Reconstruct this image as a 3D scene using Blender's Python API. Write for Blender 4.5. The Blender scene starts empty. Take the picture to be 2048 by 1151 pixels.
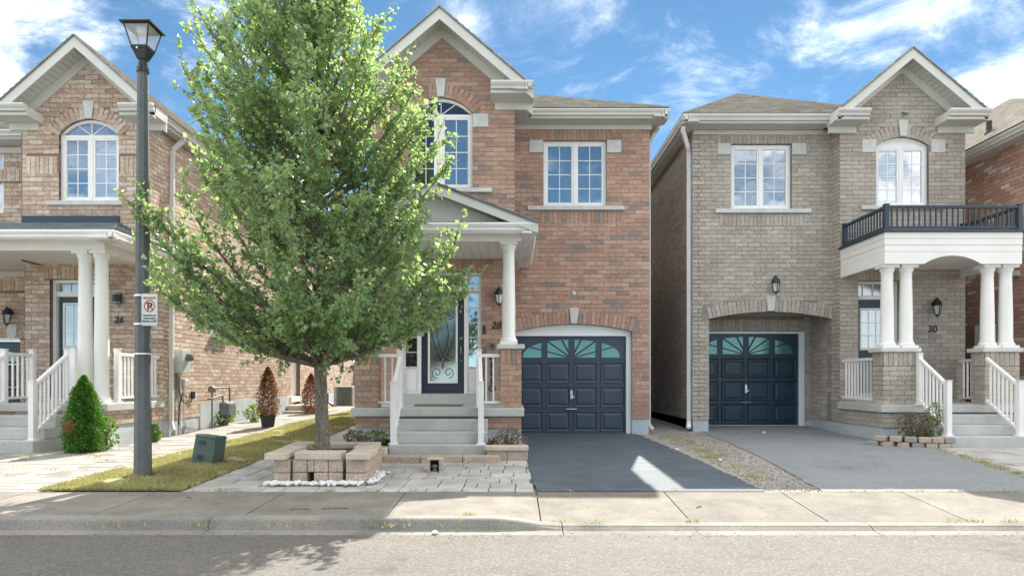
import bpy, math, random
import numpy as np
from mathutils import Vector, Matrix
random.seed(7); rng = np.random.default_rng(7)
SC = bpy.context.scene; COL = SC.collection
R = math.radians

# ---------------------------------------------------------------- camera, sky, sun, exposure
EYE = 1.10                                   # eye height above the garage floor of number 28
FOC = 1365.0
cam_d = bpy.data.cameras.new('camera'); cam = bpy.data.objects.new('camera', cam_d); COL.objects.link(cam)
cam_d.sensor_width = 36; cam_d.lens = 36*FOC/2048
cam_d.shift_x = 2/2048; cam_d.shift_y = (762-575.5)/2048
cam_d.clip_end = 1500; cam_d.clip_start = .1
cam.location = (0, 0, EYE); cam.rotation_euler = (R(90), 0, 0)
SC.camera = cam

SA, SB = .24, .955                            # metres of shadow per metre of height, along -x and -y
sun_el = math.atan(1/math.hypot(SA, SB)); sun_az = math.atan2(SA, SB)
w = bpy.data.worlds.new('World'); SC.world = w; w.use_nodes = True
nt = w.node_tree; nt.nodes.clear()
def N(t, kind, **k):
    n = t.nodes.new(kind)
    for a, b in k.items():
        if a == 'inp':
            for i, v in b.items(): n.inputs[i].default_value = v
        else: setattr(n, a, b)
    return n
sky = N(nt, 'ShaderNodeTexSky', sky_type='NISHITA', sun_disc=False)
sky.sun_elevation = sun_el; sky.sun_rotation = sun_az
sky.air_density = .52; sky.dust_density = 0; sky.ozone_density = 3.5
tc = N(nt, 'ShaderNodeTexCoord'); sep = N(nt, 'ShaderNodeSeparateXYZ')
nt.links.new(tc.outputs['Generated'], sep.inputs[0])
dz = N(nt, 'ShaderNodeMath', operation='ADD', inp={1: .16}); nt.links.new(sep.outputs[2], dz.inputs[0])
dzm = N(nt, 'ShaderNodeMath', operation='MAXIMUM', inp={1: .05}); nt.links.new(dz.outputs[0], dzm.inputs[0])
div = N(nt, 'ShaderNodeVectorMath', operation='DIVIDE'); cmb = N(nt, 'ShaderNodeCombineXYZ')
for i in range(3): nt.links.new(dzm.outputs[0], cmb.inputs[i])
nt.links.new(tc.outputs['Generated'], div.inputs[0]); nt.links.new(cmb.outputs[0], div.inputs[1])
noi = N(nt, 'ShaderNodeTexNoise', inp={'Scale': 2.3, 'Detail': 14, 'Roughness': .68, 'Distortion': .5})
nt.links.new(div.outputs[0], noi.inputs['Vector'])
acc = noi.outputs[0]
def cloud_blob(px, py, rad, amt):
    global acc
    v = Vector(((px-1022)/FOC, 1, (762-py)/FOC)).normalized()
    d = N(nt, 'ShaderNodeVectorMath', operation='DISTANCE'); d.inputs[1].default_value = v
    nt.links.new(tc.outputs['Generated'], d.inputs[0])
    m = N(nt, 'ShaderNodeMapRange', interpolation_type='SMOOTHSTEP', inp={1: 0, 2: rad, 3: amt, 4: 0})
    nt.links.new(d.outputs['Value'], m.inputs[0])
    a = N(nt, 'ShaderNodeMath', operation='ADD'); nt.links.new(acc, a.inputs[0]); nt.links.new(m.outputs[0], a.inputs[1])
    acc = a.outputs[0]
def sky_patch(v, rad, amt):
    cloud_blob(1022+FOC*v[0]/v[1], 762-FOC*v[2]/v[1], rad, amt) if v[1] > 0 else cloud_dir(Vector(v).normalized(), rad, amt)
def cloud_dir(v, rad, amt):
    global acc
    d = N(nt, 'ShaderNodeVectorMath', operation='DISTANCE'); d.inputs[1].default_value = v
    nt.links.new(tc.outputs['Generated'], d.inputs[0])
    m = N(nt, 'ShaderNodeMapRange', interpolation_type='SMOOTHSTEP', inp={1: 0, 2: rad, 3: amt, 4: 0}); nt.links.new(d.outputs['Value'], m.inputs[0])
    a = N(nt, 'ShaderNodeMath', operation='ADD'); nt.links.new(acc, a.inputs[0]); nt.links.new(m.outputs[0], a.inputs[1]); acc = a.outputs[0]
for b in ((30, 30, .12, .09), (190, 80, .07, .14), (1570, 110, .09, .06), (1400, 180, .12, .08), (1690, 130, .08, .05), (2010, 190, .07, .08), (1700, 20, .2, -.09), (2040, 90, .12, -.06), (930, 40, .05, .14), (10, 250, .06, .25), (620, 330, .12, .2),
          (1020, 250, 1.0, -.34)): cloud_blob(*b)
cloud_dir(Vector((-.1, -1, .32)).normalized(), .8, -.30)      # the clear blue that the upstairs windows mirror
cr = N(nt, 'ShaderNodeMapRange', interpolation_type='SMOOTHSTEP', inp={1: .20, 2: .76, 3: 0, 4: 1})
nt.links.new(acc, cr.inputs[0])
pw = N(nt, 'ShaderNodeMath', operation='POWER', inp={1: 1.25}); nt.links.new(cr.outputs[0], pw.inputs[0])
mix = N(nt, 'ShaderNodeMix', data_type='RGBA')
tint = N(nt, 'ShaderNodeMix', data_type='RGBA', blend_type='MULTIPLY'); tint.inputs[0].default_value = 1; tint.inputs[7].default_value = (.60, .73, .64, 1)
nt.links.new(sky.outputs[0], tint.inputs[6])
nt.links.new(pw.outputs[0], mix.inputs[0]); nt.links.new(tint.outputs[2], mix.inputs[6]); mix.inputs[7].default_value = (15, 14.5, 13.7, 1)
bg = N(nt, 'ShaderNodeBackground'); bg.inputs[1].default_value = .05
out = N(nt, 'ShaderNodeOutputWorld')
nt.links.new(mix.outputs[2], bg.inputs[0]); nt.links.new(bg.outputs[0], out.inputs[0])

sd = bpy.data.lights.new('sun', 'SUN'); sd.energy = 2.0; sd.angle = R(.5); sd.color = (1, .93, .82)
sun = bpy.data.objects.new('sun', sd); COL.objects.link(sun)
sun.rotation_euler = Vector((-SA, -SB, -1)).to_track_quat('-Z', 'Y').to_euler()
SC.view_settings.view_transform = 'Standard'; SC.view_settings.look = 'None'
SC.view_settings.exposure = 2.6; SC.view_settings.gamma = 1; SC.view_settings.use_curve_mapping = False
SC.cycles.max_bounces = 6

# ---------------------------------------------------------------- picture measure -> place, at a known distance
def PX(px, y): return (px-1022)*y/FOC
def PZ(py, y): return EYE+(762-py)*y/FOC
GP = [(-60, -.3), (-2.6, -.265), (1.5, -.22), (6.05, -.265), (6.38, -.15), (7.55, -.12), (10.3, -.045), (14.3, 0), (16, .08), (21.5, .12), (34, .2), (400, .2)]
def G(y):
    for (a, za), (b, zb) in zip(GP, GP[1:]):
        if y <= b: return za+(zb-za)*(y-a)/(b-a)
    return .2

# ---------------------------------------------------------------- materials
def newmat(name):
    m = bpy.data.materials.new(name); m.use_nodes = True; t = m.node_tree; t.nodes.clear()
    o = N(t, 'ShaderNodeOutputMaterial'); p = N(t, 'ShaderNodeBsdfPrincipled')
    t.links.new(p.outputs[0], o.inputs[0]); return m, t, p, o
def posn(t, sc=(1, 1, 1)):
    g = N(t, 'ShaderNodeNewGeometry'); mp = N(t, 'ShaderNodeMapping'); mp.inputs['Scale'].default_value = sc
    t.links.new(g.outputs['Position'], mp.inputs[0]); return mp.outputs[0], g
def noise(t, vec, scale, det=4, rough=.6):
    n = N(t, 'ShaderNodeTexNoise', inp={'Scale': scale, 'Detail': det, 'Roughness': rough}); t.links.new(vec, n.inputs['Vector']); return n.outputs[0]
def ramp(t, src, stops, mode='LINEAR'):
    r = N(t, 'ShaderNodeValToRGB'); r.color_ramp.interpolation = mode; e = r.color_ramp.elements
    while len(e) < len(stops): e.new(.5)
    for i, (p, c) in enumerate(stops):
        e[i].position = p; e[i].color = (c, c, c, 1) if isinstance(c, (int, float)) else (*c, 1)
    t.links.new(src, r.inputs[0]); return r.outputs[0]
def mixc(t, f, a, b, mode='MIX'):
    m = N(t, 'ShaderNodeMix', data_type='RGBA', blend_type=mode)
    for i, v in ((0, f), (6, a), (7, b)):
        if hasattr(v, 'links'): t.links.new(v, m.inputs[i])
        elif i == 0: m.inputs[0].default_value = v
        else: m.inputs[i].default_value = (*v, 1)
    return m.outputs[2]
def bump(t, p, h, s=.3, d=.01):
    b = N(t, 'ShaderNodeBump', inp={'Strength': s, 'Distance': d}); t.links.new(h, b.inputs['Height']); t.links.new(b.outputs[0], p.inputs['Normal'])
MATS = {}
def plain(name, c, c2=None, scale=3, rough=.6, bmp=0, bs=40, metal=0, fine=.12, sc=(1, 1, 1), spec=.5, grime=0):
    m, t, p, o = newmat(name); v, g = posn(t, sc)
    c2 = c2 or tuple(x*.8 for x in c)
    col = mixc(t, ramp(t, noise(t, v, scale, 5), [(.35, 0), (.65, 1)]), c, c2)
    f = noise(t, v, bs, 3)
    col = mixc(t, fine, col, ramp(t, f, [(.3, 0), (.7, 1)]), 'OVERLAY')
    if grime:
        col = mixc(t, ramp(t, noise(t, v, scale*.7, 8, .7), [(.5, 0), (.7, grime)]), col, tuple(x*.35 for x in c))
    t.links.new(col, p.inputs['Base Color']); p.inputs['Roughness'].default_value = rough; p.inputs['Metallic'].default_value = metal
    p.inputs['Specular IOR Level'].default_value = spec
    if bmp: bump(t, p, f, bmp)
    MATS[name] = m; return m
def brickmat(name, stops, streak=0, streakc=(.6, .55, .5), mort=None):
    m, t, p, o = newmat(name); v, g = posn(t); oi = N(t, 'ShaderNodeObjectInfo')
    a = N(t, 'ShaderNodeMath', operation='ADD'); t.links.new(oi.outputs['Random'], a.inputs[0]); t.links.new(g.outputs['Random Per Island'], a.inputs[1])
    fr = N(t, 'ShaderNodeMath', operation='FRACT'); t.links.new(a.outputs[0], fr.inputs[0])
    col = ramp(t, fr.outputs[0], stops)
    col = mixc(t, .35, col, ramp(t, noise(t, v, 26, 5, .7), [(.25, 0), (.75, 1)]), 'OVERLAY')
    col = mixc(t, .22, col, ramp(t, noise(t, v, .9, 6, .7), [(.3, .2), (.7, .8)]), 'OVERLAY')
    if streak:
        v2, _ = posn(t, (5, 5, 16)); s = noise(t, v2, 1.3, 5, .75)
        off = N(t, 'ShaderNodeMath', operation='MULTIPLY', inp={1: .12}); t.links.new(fr.outputs[0], off.inputs[0])
        ad = N(t, 'ShaderNodeMath', operation='ADD'); t.links.new(s, ad.inputs[0]); t.links.new(off.outputs[0], ad.inputs[1])
        col = mixc(t, ramp(t, ad.outputs[0], [(.57, 0), (.68, streak)]), col, streakc)
    t.links.new(col, p.inputs['Base Color']); p.inputs['Roughness'].default_value = .9
    bump(t, p, noise(t, v, 90, 4), .35, .006); MATS[name] = m; return m

brickmat('brick_red', [(0, (.36, .22, .165)), (.3, (.40, .25, .185)), (.62, (.43, .275, .21)), (.84, (.46, .32, .25)), (.88, (.25, .195, .175)), (1, (.30, .235, .205))])
brickmat('brick_pink', [(0, (.41, .29, .215)), (.4, (.47, .345, .26)), (.8, (.52, .40, .31)), (1, (.55, .46, .37))], .75, (.66, .62, .56))
brickmat('brick_grey', [(0, (.34, .30, .255)), (.35, (.375, .335, .285)), (.75, (.41, .365, .315)), (.9, (.44, .40, .345)), (1, (.32, .285, .25))], .25, (.52, .49, .44))
brickmat('brick_side', [(0, (.36, .25, .19)), (.4, (.44, .32, .24)), (.8, (.50, .38, .30)), (1, (.56, .47, .39))], .5, (.6, .54, .46))
brickmat('brick_orange', [(0, (.34, .20, .15)), (.4, (.40, .24, .18)), (.9, (.44, .28, .22)), (.94, (.55, .5, .45)), (1, (.6, .55, .5))], .2)
plain('mortar_red', (.30, .235, .205), scale=4, rough=.95, bmp=.3)
plain('mortar_pink', (.25, .17, .145), scale=4, rough=.95, bmp=.3)
plain('mortar_grey', (.27, .25, .225), scale=4, rough=.95, bmp=.3)
plain('mortar_side', (.25, .15, .11), scale=4, rough=.95, bmp=.3)
plain('stone', (.60, .60, .58), (.53, .53, .51), 6, .85, .3, 60, grime=.25)
plain('concrete', (.31, .30, .27), (.26, .25, .23), 2.2, .9, .3, 70, grime=.35)
plain('foundation', (.50, .54, .56), (.40, .45, .48), 1.6, .9, .3, 50, grime=.5)
plain('siding_cream', (.80, .79, .755), (.75, .74, .70), 2, .45, fine=.05, grime=.06)
plain('trim_beige', (.60, .60, .565), (.55, .55, .52), 1.5, .5, fine=.06, grime=.10)
plain('trim_white', (.85, .85, .84), (.80, .80, .79), 1.5, .4, fine=.04, grime=.05)
plain('rail_white', (.82, .805, .80), (.76, .75, .745), 3, .45, fine=.08, grime=.12)
plain('entry_navy', (.018, .028, .048), (.024, .035, .058), 1.2, .4, fine=.1)
plain('step_concrete', (.50, .51, .49), (.43, .44, .42), 2.2, .9, .3, 70, grime=.25)
plain('kerb_concrete', (.23, .22, .195), (.17, .165, .15), 1.3, .92, .4, 80, fine=.3, grime=.75)
plain('door_blue', (.034, .050, .078), (.041, .060, .090), 1.2, .42, fine=.12)
plain('door_teal', (.008, .030, .050), (.011, .037, .058), 1.2, .38, fine=.1)
plain('black_metal', (.012, .014, .02), (.02, .022, .03), 9, .4, fine=.1)
plain('navy_metal', (.012, .03, .05), (.02, .04, .06), 5, .4, fine=.1)
plain('pole_paint', (.085, .095, .10), (.12, .13, .14), 3, .7, .5, 120, fine=.5)
plain('steel', (.5, .5, .5), rough=.3, metal=1)
plain('gas_grey', (.15, .17, .17), (.1, .115, .115), 9, .6, fine=.2, grime=.3)
plain('meter_grey', (.50, .52, .50), (.44, .46, .44), 5, .5, fine=.08, grime=.2)
plain('pedestal_green', (.055, .10, .085), (.075, .125, .10), 4, .6, fine=.1, grime=.1)
plain('pot_black', (.03, .035, .04), rough=.6)
plain('bark', (.20, .17, .135), (.12, .105, .085), 10, .95, .9, 26, fine=.6, sc=(3, 3, .7))
plain('soil', (.22, .19, .14), (.14, .125, .09), 3, .97, .8, 30, fine=.5)
plain('mulch', (.09, .045, .03), (.05, .03, .022), 20, .97, .8, 60, fine=.5)
plain('pebble', (.74, .73, .71), (.62, .61, .6), 20, .7, fine=.1)
plain('gravel_stone', (.30, .29, .27), (.18, .18, .17), 12, .9, fine=.3)
plain('block_tan', (.47, .375, .295), (.38, .31, .25), 7, .92, .6, 55, fine=.35, grime=.2)
plain('cap_tan', (.56, .475, .385), (.48, .415, .345), 5, .92, .5, 80, fine=.3, grime=.15)
plain('mat_brown', (.22, .16, .12), rough=.95)
plain('wood_board', (.34, .27, .23), (.26, .2, .18), 6, .8)
plain('sign_white', (.72, .74, .70), rough=.4, fine=.03)
plain('sign_red', (.45, .015, .02), rough=.45, fine=.03)
plain('sign_black', (.008, .008, .01), rough=.45, fine=.02)
plain('debris', (.10, .055, .03), (.16, .11, .05), 30, .9)
plain('litter_white', (.75, .75, .74), rough=.6)
plain('lamp_glass', (.62, .64, .62), rough=.25)
plain('blind', (.5, .55, .6), rough=.6)
plain('fence_wood', (.2, .15, .11), rough=.9)
plain('flower_pale', (.4, .33, .3), rough=.8)

def pavermat(name, a, b, c):
    m, t, p, o = newmat(name); v, g = posn(t); oi = N(t, 'ShaderNodeObjectInfo')
    s = N(t, 'ShaderNodeMath', operation='ADD'); t.links.new(oi.outputs['Random'], s.inputs[0]); t.links.new(g.outputs['Random Per Island'], s.inputs[1])
    fr = N(t, 'ShaderNodeMath', operation='FRACT'); t.links.new(s.outputs[0], fr.inputs[0])
    col = ramp(t, fr.outputs[0], [(0, a), (.5, b), (1, c)])
    col = mixc(t, .4, col, ramp(t, noise(t, v, 2.5, 6, .7), [(.3, .15), (.7, .85)]), 'OVERLAY')
    f = noise(t, v, 120, 4, .7); col = mixc(t, .35, col, ramp(t, f, [(.3, 0), (.7, 1)]), 'OVERLAY')
    t.links.new(col, p.inputs['Base Color']); p.inputs['Roughness'].default_value = .92; bump(t, p, f, .3, .006); MATS[name] = m
pavermat('paver', (.33, .325, .31), (.38, .375, .36), (.43, .42, .40))
pavermat('flagstone', (.22, .21, .195), (.25, .24, .22), (.28, .27, .25))
pavermat('slab', (.158, .147, .129), (.171, .159, .140), (.182, .170, .150))
def asphalt(name, c, c2, fleck, fl=.5, big=.9, rough=.85, marks=0):
    m, t, p, o = newmat(name); v, g = posn(t)
    col = mixc(t, ramp(t, noise(t, v, big, 6, .65), [(.3, 0), (.7, 1)]), c, c2)
    vo = N(t, 'ShaderNodeTexVoronoi', inp={'Scale': 75}); t.links.new(v, vo.inputs['Vector'])
    col = mixc(t, ramp(t, vo.outputs['Color'], [(.55, 0), (.8, fl)]), col, fleck)
    f = noise(t, v, 190, 4, .8); col = mixc(t, .55, col, ramp(t, f, [(.32, 0), (.68, 1)]), 'OVERLAY')
    if marks:
        v2, _ = posn(t, (.8, 2.6, 1)); s = noise(t, v2, 2.2, 9, .75)
        col = mixc(t, ramp(t, s, [(.5, 0), (.72, marks)]), col, (.17, .21, .25))
        col = mixc(t, ramp(t, noise(t, v, .8, 7, .75), [(.56, 0), (.66, .5)]), col, tuple(x*.45 for x in c))
    t.links.new(col, p.inputs['Base Color']); p.inputs['Roughness'].default_value = rough; bump(t, p, f, .6, .008); MATS[name] = m
asphalt('road_asphalt', (.085, .080, .072), (.108, .102, .092), (.23, .218, .198), .5, .9, marks=.18)
asphalt('sealed_asphalt', (.05, .070, .092), (.075, .098, .122), (.15, .17, .19), .15, 1.6, .75, marks=.5)
asphalt('old_asphalt', (.16, .18, .19), (.23, .245, .25), (.37, .38, .39), .45, .9, marks=.25)
asphalt('gravel', (.24, .225, .195), (.34, .32, .28), (.42, .41, .38), .3, 2.5)

def shingle(name, c1, c2, c3):
    m, t, p, o = newmat(name); v, g = posn(t); 
    vo = N(t, 'ShaderNodeTexVoronoi', distance='CHEBYCHEV', inp={'Scale': 4.2, 'Randomness': .85}); v2, _ = posn(t, (1, 1, 2.6)); t.links.new(v2, vo.inputs['Vector'])
    col = ramp(t, vo.outputs['Color'], [(.15, c1), (.5, c2), (.85, c3)])
    col = mixc(t, .4, col, ramp(t, noise(t, v, 120, 3), [(.3, 0), (.7, 1)]), 'OVERLAY')
    t.links.new(col, p.inputs['Base Color']); p.inputs['Roughness'].default_value = .95; MATS[name] = m
shingle('shingle_grey', (.27, .255, .225), (.34, .32, .285), (.40, .38, .335))
shingle('shingle_blue', (.17, .19, .21), (.20, .22, .24), (.24, .26, .28))

def leafmat(name, stops, trans=.45, tcol=(.35, .5, .05)):
    m, t, p, o = newmat(name); v, g = posn(t)
    col = ramp(t, g.outputs['Random Per Island'], stops)
    col = mixc(t, .35, col, ramp(t, noise(t, v, 1.6, 3), [(.3, .1), (.7, .9)]), 'OVERLAY')
    t.links.new(col, p.inputs['Base Color']); p.inputs['Roughness'].default_value = .38; p.inputs['Specular IOR Level'].default_value = .45
    tr = N(t, 'ShaderNodeBsdfTranslucent'); c = mixc(t, .6, col, tcol); t.links.new(c, tr.inputs[0])
    ms = N(t, 'ShaderNodeMixShader', inp={0: trans}); t.links.new(p.outputs[0], ms.inputs[1]); t.links.new(tr.outputs[0], ms.inputs[2]); t.links.new(ms.outputs[0], o.inputs[0]); MATS[name] = m
leafmat('leaf_pear', [(0, (.14, .26, .15)), (.45, (.20, .34, .18)), (.85, (.29, .42, .19)), (.96, (.40, .45, .18)), (1, (.38, .28, .13))], .52, (.48, .64, .17))
leafmat('leaf_cedar', [(0, (.03, .11, .015)), (.5, (.07, .20, .03)), (1, (.19, .36, .06))], .35, (.12, .3, .03))
leafmat('leaf_dead', [(0, (.13, .065, .03)), (.6, (.22, .12, .055)), (1, (.3, .2, .1))], .3, (.4, .2, .08))
leafmat('leaf_red', [(0, (.16, .05, .03)), (.6, (.25, .09, .05)), (1, (.33, .16, .09))], .3, (.4, .15, .08))
leafmat('leaf_weed', [(0, (.06, .14, .03)), (.6, (.10, .20, .045)), (1, (.2, .26, .08))], .4, (.3, .45, .06))
leafmat('leaf_dry', [(0, (.16, .14, .09)), (.6, (.23, .19, .13)), (1, (.12, .14, .08))], .3, (.3, .25, .14))
leafmat('grass_blade', [(0, (.16, .21, .06)), (.3, (.26, .28, .10)), (.55, (.42, .37, .18)), (1, (.58, .49, .29))], .35, (.45, .45, .14))
plain('dry_turf', (.34, .29, .16), (.22, .23, .10), 5, .97, .6, 40, fine=.5)

def glass(name, dark, fac, rough=.03, tint=(1, 1, 1)):
    m, t, p, o = newmat(name); v, g = posn(t)
    d = N(t, 'ShaderNodeBsdfDiffuse'); d.inputs[0].default_value = (*dark, 1)
    gl = N(t, 'ShaderNodeBsdfGlossy'); gl.inputs[0].default_value = (*tint, 1); gl.inputs['Roughness'].default_value = rough
    b = N(t, 'ShaderNodeBump', inp={'Strength': .08, 'Distance': .05}); t.links.new(noise(t, v, 1.5, 2), b.inputs['Height']); t.links.new(b.outputs[0], gl.inputs['Normal'])
    lw = N(t, 'ShaderNodeLayerWeight', inp={0: .25}); mr = N(t, 'ShaderNodeMapRange', inp={3: fac, 4: 1}); t.links.new(lw.outputs['Fresnel'], mr.inputs[0])
    ms = N(t, 'ShaderNodeMixShader'); t.links.new(mr.outputs[0], ms.inputs[0]); t.links.new(d.outputs[0], ms.inputs[1]); t.links.new(gl.outputs[0], ms.inputs[2])
    t.links.new(ms.outputs[0], o.inputs[0]); MATS[name] = m
glass('glass_sky', (.05, .085, .12), .42)
glass('glass_blind', (.30, .36, .42), .35)
t_ = MATS['glass_blind'].node_tree; d_ = [n for n in t_.nodes if n.type == 'BSDF_DIFFUSE'][0]; v_, _ = posn(t_)
w_ = N(t_, 'ShaderNodeTexWave', wave_type='BANDS', bands_direction='Z', inp={'Scale': 9.0}); t_.links.new(v_, w_.inputs['Vector']); t_.links.new(ramp(t_, w_.outputs[0], [(.2, (.16, .20, .25)), (.5, (.42, .49, .55))]), d_.inputs[0])
glass('glass_dark', (.02, .025, .03), .10)
glass('glass_door', (.10, .12, .12), .28, .12)
glass('glass_teal', (.05, .14, .14), .12, .12, (.6, .85, .8))
m, t, p, o = newmat('clear_glass')
p.inputs['Base Color'].default_value = (.8, .82, .82, 1); p.inputs['Roughness'].default_value = .1
ts = N(t, 'ShaderNodeBsdfTransparent'); ms = N(t, 'ShaderNodeMixShader', inp={0: .35}); t.links.new(ts.outputs[0], ms.inputs[1]); t.links.new(p.outputs[0], ms.inputs[2]); t.links.new(ms.outputs[0], o.inputs[0]); MATS['clear_glass'] = m

# ---------------------------------------------------------------- mesh building
def root_of(o):
    while o.parent: o = o.parent
    return o
def link(name, me, parent=None, mat=None, kind=None, label=None):
    o = bpy.data.objects.new(name, me); COL.objects.link(o)
    if parent: o.parent = parent
    if mat and me and not me.materials: me.materials.append(MATS[mat])
    if kind: o['kind'] = kind
    if label: o['label'] = label
    return o
def thing(name, label, cat, loc=(0, 0, 0), group=None):
    o = bpy.data.objects.new(name, None); COL.objects.link(o); o.location = loc; o.empty_display_size = .1
    o['label'] = label; o['category'] = cat
    if group: o['group'] = group
    return o
def tag(o, label, cat, group=None):
    o['label'] = label; o['category'] = cat
    if group: o['group'] = group
    return o
class MB:
    def __init__(s): s.v = []; s.f = []; s.sm = False
    def add(s, vs, fs):
        b = len(s.v); s.v += [tuple(x) for x in vs]; s.f += [tuple(b+i for i in f) for f in fs]; return s
    def box(s, x0, x1, y0, y1, z0, z1):
        if x0 > x1: x0, x1 = x1, x0
        if y0 > y1: y0, y1 = y1, y0
        if z0 > z1: z0, z1 = z1, z0
        return s.add([(x0, y0, z0), (x1, y0, z0), (x1, y1, z0), (x0, y1, z0), (x0, y0, z1), (x1, y0, z1), (x1, y1, z1), (x0, y1, z1)],
                     [(0, 3, 2, 1), (4, 5, 6, 7), (0, 1, 5, 4), (1, 2, 6, 5), (2, 3, 7, 6), (3, 0, 4, 7)])
    def loft(s, a, b):                       # two rings, closed with caps
        n = len(a); return s.add(list(a)+list(b), [tuple(range(n))[::-1], tuple(range(n, 2*n))]+[(i, (i+1) % n, n+(i+1) % n, n+i) for i in range(n)])
    def bar(s, a, b, w, h=None, up=(0, 0, 1)):
        a, b = Vector(a), Vector(b); d = (b-a).normalized(); h = h or w; u = Vector(up)
        if abs(d.dot(u)) > .98: u = Vector((0, 1, 0))
        r = d.cross(u).normalized(); q = r.cross(d)
        k = [(-1, -1), (1, -1), (1, 1), (-1, 1)]
        return s.loft([a+r*i*w/2+q*j*h/2 for i, j in k], [b+r*i*w/2+q*j*h/2 for i, j in k])
    def tube(s, pts, rad, n=8):
        pts = [Vector(p) for p in pts]; rad = rad if isinstance(rad, (list, tuple)) else [rad]*len(pts)
        rings = []; u = Vector((.3, .2, 1)).normalized()
        for i, p in enumerate(pts):
            d = (pts[min(i+1, len(pts)-1)]-pts[max(i-1, 0)]).normalized()
            r = d.cross(u)
            if r.length < .05: r = d.cross(Vector((1, 0, 0)))
            r.normalize(); q = r.cross(d)
            rings.append([p+(r*math.cos(2*math.pi*k/n)+q*math.sin(2*math.pi*k/n))*rad[i] for k in range(n)])
        vs = [v for g in rings for v in g]; fs = []
        for i in range(len(pts)-1):
            for k in range(n): fs.append((i*n+k, i*n+(k+1) % n, (i+1)*n+(k+1) % n, (i+1)*n+k))
        fs += [tuple(range(n))[::-1], tuple(range((len(pts)-1)*n, len(pts)*n))]
        return s.add(vs, fs)
    def lathe(s, c, prof, n=24, axis='z'):
        vs = []; fs = []
        for r, h in prof:
            for k in range(n):
                a = 2*math.pi*k/n; x, y = r*math.cos(a), r*math.sin(a)
                vs.append((c[0]+x, c[1]+y, c[2]+h) if axis == 'z' else (c[0]+x, c[1]-h, c[2]+y))
        for i in range(len(prof)-1):
            for k in range(n): fs.append((i*n+k, i*n+(k+1) % n, (i+1)*n+(k+1) % n, (i+1)*n+k))
        fs += [tuple(range(n))[::-1], tuple(range((len(prof)-1)*n, len(prof)*n))]
        return s.add(vs, fs)
    def rock(s, c, r, sq=.7):
        t = (1+5**.5)/2
        vs = [(-1, t, 0), (1, t, 0), (-1, -t, 0), (1, -t, 0), (0, -1, t), (0, 1, t), (0, -1, -t), (0, 1, -t), (t, 0, -1), (t, 0, 1), (-t, 0, -1), (-t, 0, 1)]
        fs = [(0, 11, 5), (0, 5, 1), (0, 1, 7), (0, 7, 10), (0, 10, 11), (1, 5, 9), (5, 11, 4), (11, 10, 2), (10, 7, 6), (7, 1, 8), (3, 9, 4), (3, 4, 2), (3, 2, 6), (3, 6, 8), (3, 8, 9), (4, 9, 5), (2, 4, 11), (6, 2, 10), (8, 6, 7), (9, 8, 1)]
        k = [random.uniform(.75, 1.2) for _ in range(3)]
        return s.add([(c[0]+x/1.9*r*k[0]*random.uniform(.85, 1.1), c[1]+y/1.9*r*k[1]*random.uniform(.85, 1.1), c[2]+z/1.9*r*k[2]*sq) for x, y, z in vs], fs)
    def mesh(s, name, off=(0, 0, 0)):
        me = bpy.data.meshes.new(name); me.from_pydata([(x-off[0], y-off[1], z-off[2]) for x, y, z in s.v], [], s.f)
        if s.sm: me.polygons.foreach_set('use_smooth', [True]*len(me.polygons)); 
        me.update(); return me
    def build(s, name, mat, parent=None, kind=None, label=None, smooth=False, bevel=0):
        s.sm = smooth; off = root_of(parent).location if parent else (0, 0, 0)
        o = link(name, s.mesh(name, off), parent, mat, kind, label)
        if bevel:
            b = o.modifiers.new('bevel', 'BEVEL'); b.width = bevel; b.segments = 2; b.limit_method = 'ANGLE'
        if smooth and hasattr(o.data, 'set_sharp_from_angle'): o.data.set_sharp_from_angle(angle=R(40))
        return o
class FR:                                     # a wall plane: 'f' faces the street, 'r' faces +x, 'l' faces -x
    def __init__(s, kind, at): s.k = kind; s.at = at
    def p(s, u, n, z):
        if s.k == 'f': return (u, s.at-n, z)
        return (s.at+n, u, z) if s.k == 'r' else (s.at-n, u, z)
    def box(s, mb, u0, u1, n0, n1, z0, z1):
        a = s.p(u0, n0, z0); b = s.p(u1, n1, z1); return mb.box(a[0], b[0], a[1], b[1], a[2], b[2])
    def prism(s, mb, poly, n0, n1):           # polygon in (u,z), extruded in n
        return mb.loft([s.p(u, n0, z) for u, z in poly], [s.p(u, n1, z) for u, z in poly])
    def extr(s, mb, prof, u0, u1):            # profile in (n,z), extruded in u
        return mb.loft([s.p(u0, n, z) for n, z in prof], [s.p(u1, n, z) for n, z in prof])
def clip(poly, f):                            # keep the part of a convex polygon where f(p) >= 0
    o = []
    for a, b in zip(poly, poly[1:]+poly[:1]):
        fa, fb = f(a), f(b)
        if fa >= 0: o.append(a)
        if (fa >= 0) != (fb >= 0):
            t = fa/(fa-fb); o.append(tuple(x+(y-x)*t for x, y in zip(a, b)))
    return o
def text_mesh(body, size, mat, name, parent, loc, rot=(R(90), 0, 0), shear=0, ext=.004, off=0, align='CENTER', sx=1):
    c = bpy.data.curves.new(name, 'FONT'); c.body = body; c.size = size; c.extrude = ext; c.shear = shear; c.align_x = align; c.offset = off; c.resolution_u = 4
    o = bpy.data.objects.new(name, c); COL.objects.link(o)
    dg = bpy.context.evaluated_depsgraph_get(); me = bpy.data.meshes.new_from_object(o.evaluated_get(dg))
    bpy.data.objects.remove(o); n = link(name, me, parent, mat); r = root_of(parent).location if parent else Vector((0, 0, 0))
    n.location = Vector(loc)-Vector(r); n.rotation_euler = rot; n.scale = (sx, 1, 1); return n

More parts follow.
